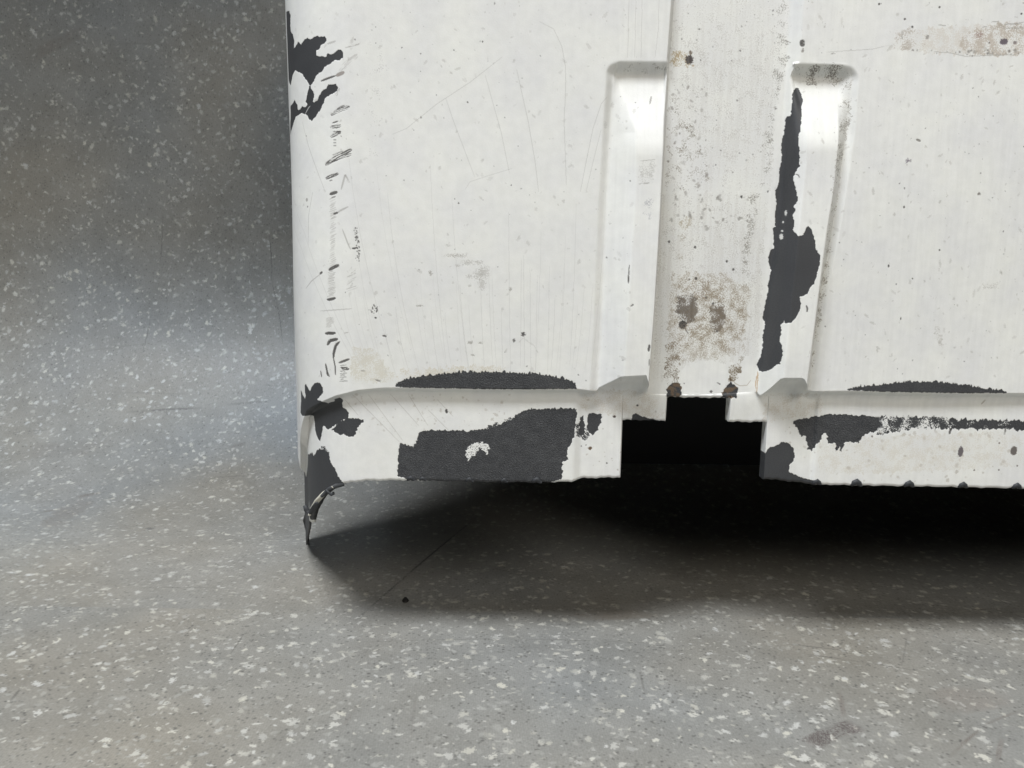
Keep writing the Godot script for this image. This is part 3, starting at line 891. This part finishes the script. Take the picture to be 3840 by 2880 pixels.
func scuffs() -> Array:
	var out := []
	var dk := Vector3(84, 82, 78)
	var rd := Vector3(104, 95, 89)
	var black := Vector3(40, 40, 40)
	# [pixel, pixel, width mm, strength, bend mm, colour]
	for q in [
		[1010, 880, 1020, 1060, 0.35, 0.75, 0.2, dk], [1020, 1060, 1060, 1290, 0.35, 0.85, 0.6, dk],
		[610, 800, 600, 1000, 0.3, 0.5, 0.2, dk], [565, 1180, 535, 1320, 0.3, 0.6, 0.3, dk],
		[480, 1545, 760, 1530, 1.4, 0.55, 0.3, dk], [850, 1518, 1010, 1505, 1.4, 0.35, 0.3, dk],
		[20, 1625, 180, 1612, 1.0, 0.4, 0.2, dk], [330, 1470, 700, 1478, 1.0, 0.25, 0.3, dk],
		[285, 1865, 395, 1845, 2.4, 0.5, 0.4, Vector3(96, 88, 80)], [140, 1925, 210, 1912, 2.0, 0.4, 0.4, Vector3(96, 88, 80)],
		[860, 1678, 925, 1662, 2.0, 0.45, 0.3, Vector3(92, 86, 80)], [760, 1795, 930, 1783, 1.0, 0.4, 0.3, dk],
		[520, 2205, 900, 2205, 0.5, 0.4, 0.5, dk], [545, 1980, 575, 1985, 2.4, 0.55, 0.3, Vector3(70, 70, 70)],
		[1330, 2330, 1790, 1935, 0.6, 0.8, 0.8, black], [1500, 2240, 1545, 2270, 2.6, 0.1, 0.0, black],
		[915, 2375, 850, 2470, 0.35, 0.6, 0.2, dk], [1280, 2412, 1900, 2395, 0.3, 0.5, 0.6, dk], [1900, 2395, 2500, 2415, 0.3, 0.5, 0.6, dk],
		[2950, 2415, 3210, 2445, 0.5, 0.5, 0.2, dk], [3000, 2450, 3440, 2515, 0.5, 0.55, 0.4, dk], [3400, 2390, 3380, 2500, 0.3, 0.45, 0.1, dk],
		[3030, 2800, 3220, 2715, 6.0, 0.95, 0.6, Vector3(84, 76, 74)], [180, 1990, 330, 1850, 16.0, 0.30, 1.0, Vector3(98, 90, 82)], [60, 1700, 420, 1680, 14.0, 0.22, 1.0, Vector3(100, 93, 86)], [2050, 2320, 2500, 2300, 8.0, 0.30, 0.5, Vector3(110, 96, 80)], [3480, 2650, 3780, 2600, 14.0, 0.2, 1.0, Vector3(112, 98, 88)], [3560, 2840, 3680, 2730, 0.8, 0.6, 0.2, rd], [3690, 2720, 3840, 2660, 0.8, 0.4, 0.2, rd],
		[3740, 2880, 3760, 2760, 1.2, 0.4, 0.2, rd], [2900, 2650, 2930, 2600, 0.4, 0.5, 0.1, dk], [3145, 2590, 3165, 2690, 1.4, 0.4, 0.2, rd],
		[1560, 2560, 1540, 2780, 0.5, 0.25, 0.2, rd], [90, 2570, 130, 2490, 0.8, 0.5, 0.2, dk], [40, 2630, 90, 2570, 0.8, 0.5, 0.2, dk],
		[220, 2465, 410, 2440, 1.0, 0.35, 0.6, dk], [80, 235, 330, 110, 7.0, 0.3, 0.8, Vector3(108, 98, 92)], [930, 600, 1060, 720, 14.0, 0.22, 1.0, Vector3(108, 100, 94)],
		[440, 165, 580, 165, 0.7, 0.2, 0.3, dk], [300, 1320, 540, 1290, 0.6, 0.25, 0.2, dk], [3520, 2290, 3840, 2280, 0.6, 0.3, 0.1, rd],
		[2420, 2600, 2400, 2520, 0.5, 0.35, 0.1, dk], [3500, 2470, 3640, 2400, 0.6, 0.35, 0.3, dk], [1290, 2720, 1360, 2620, 1.0, 0.3, 0.2, rd]]:
		var a := on_sheet(q[0], q[1])
		var b := on_sheet(q[2], q[3])
		out.append([a.x, a.y, b.x, b.y, q[4], q[5], q[6], q[7]])
	return out

func make_sheet() -> void:
	var near := lino(31, -0.25, 0.5, 0.0, 0.28, 2048, 1146)
	var far := lino(41, -0.40, 0.8, 0.28, 0.66, 2048, 1690)
	var mats := []
	for t in [near, far]:
		var m := StandardMaterial3D.new()
		m.albedo_texture = t
		m.roughness = 0.45
		m.metallic_specular = 0.5
		var fn := FastNoiseLite.new()
		fn.seed = 77
		fn.frequency = 0.02
		fn.fractal_octaves = 3
		mats.append(m)
	var mesh := ArrayMesh.new()
	for part in 2:
		var v := PackedVector3Array()
		var n := PackedVector3Array()
		var u := PackedVector2Array()
		var idx := PackedInt32Array()
		var rows := []
		if part == 0:
			for k in 12:
				rows.append(-0.40 + 0.68 * k / 11.0)
		else:
			for k in 90:
				rows.append(0.28 + 0.66 * k / 89.0)
		var cols := 60
		for s in rows:
			var y := 0.0
			var z := -float(s)
			var nn := Vector3(0, 1, 0)
			var flat := WALLZ - BEND
			if s > flat:
				var a: float = (s - flat) / BEND
				if a < PI / 2:
					z = -flat - BEND * sin(a)
					y = BEND * (1.0 - cos(a))
					nn = Vector3(0, cos(a), sin(a))
				else:
					z = -WALLZ
					y = BEND + (s - flat - BEND * PI / 2)
					nn = Vector3(0, 0, 1)
			for i in cols + 1:
				var x := -0.75 + 1.5 * i / cols
				v.append(Vector3(x, y, z))
				n.append(nn)
				if part == 0:
					u.append(Vector2((x + 0.25) / 0.5, 1.0 - s / 0.28))
				else:
					u.append(Vector2((x + 0.40) / 0.8, 1.0 - (s - 0.28) / 0.66))
		for j in rows.size() - 1:
			for i in cols:
				var k := j * (cols + 1) + i
				idx.append_array(PackedInt32Array([k, k + cols + 1, k + 1, k + 1, k + cols + 1, k + cols + 2]))
		var arr := []
		arr.resize(Mesh.ARRAY_MAX)
		arr[Mesh.ARRAY_VERTEX] = v
		arr[Mesh.ARRAY_NORMAL] = n
		arr[Mesh.ARRAY_TEX_UV] = u
		arr[Mesh.ARRAY_INDEX] = idx
		mesh.add_surface_from_arrays(Mesh.PRIMITIVE_TRIANGLES, arr)
		mesh.surface_set_material(part, mats[part])
	var o := MeshInstance3D.new()
	o.name = "floor"
	o.mesh = mesh
	add_child(o)
	o.set_meta("kind", "structure")
	o.set_meta("label", "speckled grey linoleum sheet curving up into a backdrop")
	o.set_meta("category", "floor")

# ---------------------------------------------------------------- the panel
func table_s(pts: Array, off: float) -> Array:       # pixels -> table of y by s
	var out := []
	for p in pts:
		var r := on_plan(p[0], p[1], off)
		out.append(Vector2(r.x, r.y))
	return out

func setup_lines() -> void:
	var r := on_plan(1345, 900, 0.0)
	XC += r.x
	L.chan_l = make_line([[2522, -300], [2520, 0], [2500, 280], [2472, 800], [2446, 1200], [2424, 1480]])
	L.chan_r = make_line([[3010, -300], [2980, 0], [2962, 280], [2940, 700], [2880, 1200], [2842, 1480]])
	L.l_out = make_line([[2284, 200], [2284, 300], [2274, 450], [2252, 800], [2235, 1250], [2222, 1480]])
	L.l_crest = make_line([[2312, 200], [2318, 280], [2352, 390], [2386, 500], [2384, 700], [2364, 1000], [2338, 1400], [2332, 1480]])
	L.r_out_l = make_line([[2964, 200], [2968, 290], [2955, 500], [2935, 800], [2878, 1200], [2846, 1480]])
	L.r_crest_l = make_line([[2975, 200], [2985, 290], [3021, 440], [3014, 620], [2988, 830], [2950, 1150], [2923, 1410], [2918, 1480]])
	L.r_crest_r = make_line([[3150, 200], [3156, 290], [3138, 440], [3108, 720], [3082, 860], [3048, 1100], [3006, 1410], [3000, 1480]])
	L.r_foot = make_line([[3196, 200], [3196, 300], [3180, 500], [3148, 720], [3118, 900], [3080, 1100], [3042, 1400], [3034, 1480]])
	rib_lo = on_plan(2205, 1480, 0.0).x
	rib_hi = on_plan(3240, 200, 0.0).x
	rib_top_l = on_plan(2400, 226, 0.0).y
	rib_top_r = on_plan(3080, 236, 0.0).y
	# lower end of the front face, along the panel
	var far_s := -(R * TURN + (FLANK_END - ZF - R * (1.0 - cos(TURN))) / sin(TURN))
	L.far_s = far_s
	var mid_s := lerpf(-R * TURN, far_s, 0.45)
	L.ledge = [Vector2(far_s, 0.040), Vector2(mid_s, 0.047), Vector2(-R * TURN, 0.066)]
	L.ledge.append_array(table_s([[1150, 1538], [1200, 1508], [1260, 1482], [1340, 1462], [1430, 1453], [1520, 1452], [1900, 1456], [2160, 1457], [2238, 1468]], 0.0))
	L.ledge.append_array(table_s([[2252, 1462], [2326, 1412], [2340, 1408], [2421, 1404]], 0.0035))
	L.ledge.append_array(table_s([[2436, 1478], [2640, 1480], [2844, 1480]], -0.0026))
	L.ledge.append_array(table_s([[2858, 1478], [2922, 1418], [2932, 1413], [3000, 1413], [3010, 1420], [3030, 1462]], 0.0030))
	L.ledge.append_array(table_s([[3046, 1466], [3200, 1464], [3500, 1470], [3840, 1474], [4200, 1479]], 0.0))
	L.ledge_foot = [Vector2(far_s, 0.036), Vector2(mid_s, 0.043), Vector2(-R * TURN, 0.061)]
	L.ledge_foot.append_array(table_s([[1160, 1560], [1200, 1536], [1260, 1512], [1340, 1500], [1430, 1497], [1900, 1500], [2160, 1500], [2240, 1496], [2330, 1486], [2425, 1484], [2436, 1483], [2640, 1485], [2844, 1485], [2922, 1488], [3000, 1490], [3046, 1505], [3200, 1512], [3500, 1516], [3840, 1520], [4200, 1525]], INSET))
	L.bottom = [Vector2(far_s, 0.0005), Vector2(lerpf(-R * TURN, far_s, 0.8), 0.004)]
	L.bottom.append_array(table_s([[1150, 1960], [1165, 1925], [1200, 1868], [1240, 1836], [1290, 1815], [1360, 1806], [1500, 1803], [1700, 1808], [2000, 1812], [2140, 1810], [2180, 1800], [2330, 1796], [2600, 1800], [2880, 1800], [3040, 1818], [3200, 1822], [3500, 1828], [3840, 1834], [4200, 1840]], INSET))
	L.crease_l = on_plan(2166, 1650, INSET).x
	L.crease_r = on_plan(3058, 1650, INSET).x
	L.notch_top = on_plan(2600, 1488, INSET).y
	L.notch_low = on_plan(2600, 1583, INSET).y
	L.notch_bot = on_plan(2600, 1800, INSET).y
	L.tab_l = on_plan(2500, 1540, INSET).x
	L.tab_r = on_plan(2738, 1540, INSET).x
	L.notch_l = on_plan(2332, 1690, INSET).x
	L.notch_r = on_plan(2872, 1690, INSET).x
	for k in ["ledge", "ledge_foot", "bottom"]:
		L[k].sort_custom(func(a, b): return a.x < b.x)
	lines_ready = true

func s_range(a: float, b: float, fine: float) -> PackedFloat32Array:
	var out := PackedFloat32Array()
	var n := maxi(2, int(ceil((b - a) / fine)))
	for i in n + 1:
		out.append(lerpf(a, b, float(i) / n))
	return out

func face_patch(called: String, parent: Node, mat: Material, ss_: PackedFloat32Array, rows: int) -> MeshInstance3D:
	var grid := []
	var uvs := []
	for j in rows + 1:
		var row := PackedVector3Array()
		var uv := PackedVector2Array()
		var t := float(j) / rows
		for s in ss_:
			var lo := ledge(s)
			var y := lerpf(TOP, lo, t)
			row.append(point(s, y, relief(s, y)))
			uv.append(panel_uv(s, y))
		grid.append(row)
		uvs.append(uv)
	return emit(called, parent, mat, grid, uvs)

# stretch between two edges that may slant; lo < 0: down to the ledge
func strip_patch(called: String, parent: Node, mat: Material, a: Callable, b: Callable, n: int, hi: float, lo: float, rows: int) -> MeshInstance3D:
	var grid := []
	var uvs := []
	for j in rows + 1:
		var row := PackedVector3Array()
		var uv := PackedVector2Array()
		var t := float(j) / rows
		var ends := [0.0, 0.0]
		for k in 2:
			var f: Callable = [a, b][k]
			var y: float = lerpf(hi, maxf(lo, 0.08), t)
			for q in 4:
				var sx: float = f.call(y)
				y = lerpf(hi, ledge(sx) if lo < 0.0 else lo, t)
			ends[k] = f.call(y)
		for i in n + 1:
			var s := lerpf(ends[0], ends[1], float(i) / n)
			var y2 := lerpf(hi, ledge(s) if lo < 0.0 else lo, t)
			row.append(point(s, y2, relief(s, y2)))
			uv.append(panel_uv(s, y2))
		grid.append(row)
		uvs.append(uv)
	return emit(called, parent, mat, grid, uvs)

func ledge_patch(called: String, parent: Node, mat: Material, ss_: PackedFloat32Array) -> MeshInstance3D:
	var grid := []
	var uvs := []
	var rows := 14
	for j in rows + 1:
		var t := float(j) / rows
		var row := PackedVector3Array()
		var uv := PackedVector2Array()
		for s in ss_:
			var y0 := ledge(s)
			var y1 := ledge_foot(s)
			var d0 := relief(s, y0)
			var d1 := flange_relief(s, y1)
			# a rounded nose, a slope, a soft inner corner
			var y := lerpf(y0, y1, t)
			var d := lerpf(d0, d1, soft_nose(t))
			row.append(point(s, y, d))
			uv.append(panel_uv(s, y))
		grid.append(row)
		uvs.append(uv)
	return emit(called, parent, mat, grid, uvs)

func soft_nose(t: float) -> float:
	return clampf(1.0 - pow(1.0 - t, 2.1), 0.0, 1.0) * (0.35 + 0.65 * smoothstep(0.0, 0.35, t))

func flange_patch(called: String, parent: Node, mat: Material, ss_: PackedFloat32Array, low: Callable, edge_a: bool, edge_b: bool, thick := 0.0024) -> MeshInstance3D:
	# front skin, rounded lower edge, and the thickness of the wall behind
	var rows := 40
	var rim := 8
	var rad := thick * 0.46
	var grid := []
	var uvs := []
	for j in rows + rim + 4:
		var row := PackedVector3Array()
		var uv := PackedVector2Array()
		for s in ss_:
			var hi := ledge_foot(s)
			var lo: float = low.call(s)
			var wob := 0.00012 * sin(s * 900.0) + 0.0001 * sin(s * 2310.0)
			lo += wob
			var y := 0.0
			var d := 0.0
			if j <= rows:
				y = lerpf(hi, lo + rad, float(j) / rows)
				d = flange_relief(s, y)
			elif j <= rows + rim:
				var a := PI * 0.5 * (j - rows) / rim
				y = lo + rad - rad * sin(a)
				d = flange_relief(s, lo + rad) - rad * (1.0 - cos(a))
			else:
				var k := j - rows - rim
				d = flange_relief(s, lo + rad) - thick
				y = [lo, lo, lerpf(lo, hi, 0.5), hi][k]
			row.append(point(s, y, d))
			uv.append(panel_uv(s, y))
		if edge_a:
			row.insert(0, row[0] - Vector3(0, 0, thick))
			uv.insert(0, uv[0])
		if edge_b:
			row.append(row[row.size() - 1] - Vector3(0, 0, thick))
			uv.append(uv[uv.size() - 1])
		grid.append(row)
		uvs.append(uv)
	return emit(called, parent, mat, grid, uvs)

func make_panel(mat: Material) -> void:
	var root := Node3D.new()
	root.name = "plastic_panel"
	add_child(root)
	root.set_meta("label", "white painted dark plastic panel, scuffed and chipped, standing on the linoleum")
	root.set_meta("category", "panel")
	var dark := StandardMaterial3D.new()
	dark.albedo_color = Color8(48, 50, 53)
	dark.roughness = 0.6
	var inner := StandardMaterial3D.new()
	inner.albedo_color = Color8(40, 41, 43)
	inner.roughness = 0.7
	var white := StandardMaterial3D.new()
	white.albedo_color = Color8(214, 210, 196)
	white.roughness = 0.5
	var right := 0.46
	var a0 := at(L.l_out, 0.15) - 0.006
	var a1 := at(L.chan_l, 0.15)
	# front face in stretches that meet edge to edge
	var rib_l0: float = at(L.l_out, ledge(0.1)) - 0.004
	var rib_l1: float = at(L.chan_l, 0.05) - 0.0
	var cut1 := rib_lo - 0.001
	var cut2 := rib_hi + 0.001
	var flank := s_range(L.far_s, -R * TURN, 0.004)
	var corner := s_range(-R * TURN, 0.004, 0.0006)
	var front1 := s_range(0.004, cut1, 0.0011)
	var middle := s_range(cut1, cut2, 0.00034)
	var front2 := s_range(cut2, right, 0.0016)
	face_patch("side_wall", root, mat, flank, 60)
	face_patch("rounded_corner", root, mat, corner, 150)
	face_patch("front_face", root, mat, front1, 150)
	# ribs and channel meet along the channel's slanted edges
	var e0 := func(_y): return cut1
	var e1 := func(y): return at(L.chan_l, y) + 0.0014
	var e2 := func(y): return at(L.chan_r, y) - 0.0014
	var e3 := func(_y): return cut2
	strip_patch("front_face", root, mat, e0, e1, 120, TOP, rib_top_l + 0.004, 60)
	strip_patch("rib", root, mat, e0, e1, 120, rib_top_l + 0.004, -1.0, 360)
	strip_patch("centre_channel", root, mat, e1, e2, 110, TOP, -1.0, 260)
	strip_patch("front_face", root, mat, e2, e3, 120, TOP, rib_top_r + 0.004, 60)
	strip_patch("rib", root, mat, e2, e3, 120, rib_top_r + 0.004, -1.0, 360)
	face_patch("front_face", root, mat, front2, 150)
	var all := PackedFloat32Array()
	all.append_array(flank)
	for q in [corner, front1, middle, front2]:
		all.append_array(q.slice(1))
	ledge_patch("ledge", root, mat, all)
	# lower flange, with the stepped notch
	var low := func(s): return bottom(s)
	var sel := func(a: float, b: float) -> PackedFloat32Array:
		var out := PackedFloat32Array([a])
		for s in all:
			if s > a + 0.0002 and s < b - 0.0002:
				out.append(s)
		out.append(b)
		return out
	flange_patch("leg", root, dark, sel.call(L.far_s, -R * TURN), low, false, false, 0.0008)
	flange_patch("lower_flange", root, mat, sel.call(-R * TURN, L.notch_l), low, false, true)
	flange_patch("notch_shoulder", root, mat, sel.call(L.notch_l, L.tab_l), func(_s): return L.notch_low, false, true)
	flange_patch("centre_tab", root, mat, sel.call(L.tab_l, L.tab_r), func(_s): return L.notch_top - 0.0004, false, false)
	flange_patch("notch_shoulder", root, mat, sel.call(L.tab_r, L.notch_r), func(_s): return L.notch_low, true, false)
	flange_patch("lower_flange", root, mat, sel.call(L.notch_r, right), low, true, false)
	# hollow body behind the skin
	var st := SurfaceTool.new()
	st.begin(Mesh.PRIMITIVE_TRIANGLES)
	var rx := XC + right
	box(st, Vector3(-0.088, TOP - 0.004, -0.44), Vector3(rx, TOP + 0.001, -ZF + 0.001))
	node_of(st, "top_wall", root, inner)
	st = SurfaceTool.new()
	st.begin(Mesh.PRIMITIVE_TRIANGLES)
	box(st, Vector3(-0.072, 0.016, -0.444), Vector3(rx, TOP, -0.44))
	node_of(st, "back_wall", root, inner)
	st = SurfaceTool.new()
	st.begin(Mesh.PRIMITIVE_TRIANGLES)
	box(st, Vector3(rx - 0.004, 0.03, -0.44), Vector3(rx, TOP, -ZF - 0.001))
	node_of(st, "end_wall", root, inner)
	# dark nubs of bare plastic along the lower edge
	for q in [[1585, 1812, 0.7], [1760, 1817, 0.8], [1890, 1816, 0.7], [2012, 1803, 1.0], [3210, 1820, 1.2], [3408, 1823, 1.1], [3610, 1827, 1.0], [3812, 1829, 1.0], [3062, 1808, 1.0], [1540, 1797, 0.8]]:
		var r := on_plan(q[0], q[1], INSET)
		var b := point(r.x, bottom(r.x) + 0.0006, INSET + 0.0002)
		var h: float = q[2] * 0.001
		var p := [b + Vector3(-1.4 * h, -0.5 * h, -0.3 * h), b + Vector3(-0.7 * h, 0.35 * h, 0), b + Vector3(0.1 * h, 0.75 * h, 0.1 * h), b + Vector3(0.8 * h, 0.2 * h, 0), b + Vector3(1.6 * h, -0.5 * h, -0.3 * h)]
		node_of(tube(p, [Vector2(0.3, 0.2) * h, Vector2(0.8, 0.6) * h, Vector2(0.9, 0.7) * h, Vector2(0.8, 0.6) * h, Vector2(0.3, 0.2) * h]), "edge_nub", root, dark)
	# foot and peeling strips at the corner
	var at_px := func(px: float, py: float, z: float) -> Vector3:
		var d := ray(px, py)
		return EYE + d * (z / -d.z)
	var foot := [at_px.call(1158, 2048, 0.349), at_px.call(1156, 2010, 0.346), at_px.call(1150, 1980, 0.342), at_px.call(1147, 1950, 0.336), at_px.call(1152, 1925, 0.330), at_px.call(1158, 1905, 0.322)]
	node_of(tube(foot, [Vector2(0.0003, 0.0008), Vector2(0.0004, 0.0010), Vector2(0.0008, 0.0014), Vector2(0.0012, 0.0016), Vector2(0.0010, 0.0014), Vector2(0.0005, 0.0008)], 10), "foot", root, dark)
	var strip := func(called: String, pts: Array, w: float, m: Material) -> void:
		var path := []
		var rad := []
		for i in pts.size():
			path.append(at_px.call(pts[i][0], pts[i][1], pts[i][2]))
			var k := sin(PI * (i + 0.6) / (pts.size() + 0.2))
			rad.append(Vector2(w * (0.35 + 0.65 * k), w * 0.35))
		node_of(tube(path, rad), called, root, m)
	strip.call("paint_strip", [[1248, 1826, 0.249], [1215, 1850, 0.250], [1188, 1880, 0.252], [1172, 1905, 0.255], [1160, 1932, 0.260]], 0.0008, white)
	strip.call("paint_flake", [[1143, 1895, 0.255], [1150, 1912, 0.255], [1158, 1924, 0.255]], 0.0009, dark)
	strip.call("paint_flake", [[1190, 1886, 0.249], [1180, 1902, 0.251], [1162, 1925, 0.255]], 0.0010, dark)
	strip.call("paint_curl", [[1222, 1836, 0.248], [1234, 1848, 0.248], [1243, 1855, 0.248], [1250, 1852, 0.248], [1250, 1844, 0.248]], 0.00055, dark)
	strip.call("edge_strip", [[1290, 1817, 0.250], [1260, 1822, 0.250], [1232, 1836, 0.248], [1205, 1862, 0.250]], 0.0008, dark)

# added unseen board over the sheet, keeps ceiling light off the backdrop
func make_shade_board() -> void:
	var root := Node3D.new()
	root.name = "shade_board"
	root.position = Vector3(0, 0.8, -WALLZ)
	add_child(root)
	root.set_meta("label", "added unseen board that shades the linoleum backdrop")
	root.set_meta("category", "shade_board")
	var m := StandardMaterial3D.new()
	m.albedo_color = Color8(150, 140, 125)
	m.roughness = 0.6
	var st := SurfaceTool.new()
	st.begin(Mesh.PRIMITIVE_TRIANGLES)
	box(st, Vector3(-0.75, 0.0, 0.001), Vector3(0.75, 0.018, SHADE_BOARD_DEPTH))
	node_of(st, "board", root, m)
	for x in [-0.6, 0.6]:
		st = SurfaceTool.new()
		st.begin(Mesh.PRIMITIVE_TRIANGLES)
		box(st, Vector3(x, -0.12, 0.001), Vector3(x + 0.02, -0.0005, 0.12))
		node_of(st, "bracket", root, m)

# crumb of dark plastic on the floor
func make_crumb() -> void:
	var p := on_sheet(1520, 2252)
	var st := SurfaceTool.new()
	st.begin(Mesh.PRIMITIVE_TRIANGLES)
	var r := RandomNumberGenerator.new()
	r.seed = 9
	var lo := []
	var hi := []
	for k in 9:
		var w := TAU * k / 9.0
		var q := r.randf_range(0.8, 1.15)
		lo.append(Vector3(cos(w) * 0.0013 * q, 0.0001, sin(w) * 0.0022 * q))
		hi.append(Vector3(cos(w) * 0.0009 * q, 0.0005 + r.randf() * 0.0003, sin(w) * 0.0015 * q))
	for k in 9:
		var n := (k + 1) % 9
		for q in [lo[k], hi[k], lo[n], lo[n], hi[k], hi[n], hi[k], Vector3(0, 0.0008, 0), hi[n], lo[k], lo[n], Vector3(0, 0.0001, 0)]:
			st.add_vertex(q)
	st.generate_normals()
	var m := StandardMaterial3D.new()
	m.albedo_color = Color8(34, 33, 32)
	m.roughness = 0.8
	var o := node_of(st, "crumb", self, m)
	o.position = Vector3(p.x, 0, -p.y)
	o.set_meta("label", "small dark crumb lying on the linoleum in the panel's shadow")
	o.set_meta("category", "crumb")

# ---------------------------------------------------------------- light
func area(called: String, pos: Vector3, target: Vector3, size: Vector2, energy: float, c: Color) -> void:
	var l := AreaLight3D.new()
	l.name = called
	l.area_size = size
	l.light_energy = energy
	l.light_color = c
	l.area_range = 8.0
	l.shadow_enabled = true
	add_child(l)
	l.look_at_from_position(pos, target, Vector3(0, 0, -1))

func _ready() -> void:
	rng.seed = 20240611
	var cam := Camera3D.new()
	cam.name = "camera"
	cam.fov = rad_to_deg(2.0 * atan(1440.0 / F))
	cam.near = 0.01
	cam.far = 50.0
	cam.position = EYE
	cam.basis = Basis.from_euler(Vector3(deg_to_rad(-9.0), 0, deg_to_rad(0.8)))
	eye_basis = cam.basis
	add_child(cam)
	cam.current = true
	var we := WorldEnvironment.new()
	we.name = "world_environment"
	var env := Environment.new()
	env.background_mode = Environment.BG_COLOR
	env.background_color = Color(0, 0, 0)
	env.tonemap_mode = Environment.TONE_MAPPER_LINEAR
	env.tonemap_exposure = 1.05
	env.sdfgi_enabled = true
	env.ssao_enabled = true
	env.ssil_enabled = true
	we.environment = env
	add_child(we)
	area("ceiling_light", Vector3(-0.50, 1.80, 0.42), Vector3(0, 0.05, -0.25), Vector2(0.95, 0.40), 4.95, Color(0.96, 0.975, 0.995))
	area("front_fill_light", Vector3(0.7, 1.5, 1.6), Vector3(0, 0.1, -0.25), Vector2(1.0, 0.8), 2.2, Color(1.0, 0.975, 0.935))  # unseen soft fill added to brighten the front
	area("added_cool_light", Vector3(0.06, 0.79, -0.43), Vector3(-0.20, 0.0, -0.46), Vector2(0.5, 0.08), 0.60, Color(0.70, 0.84, 1.0))  # added unseen cool light for the bluish sheen on the backdrop
	setup_lines()
	make_shade_board()
	make_sheet()
	print("sheet ", Time.get_ticks_msec())
	make_panel(make_panel_material())
	make_crumb()
	print("panel ", Time.get_ticks_msec())
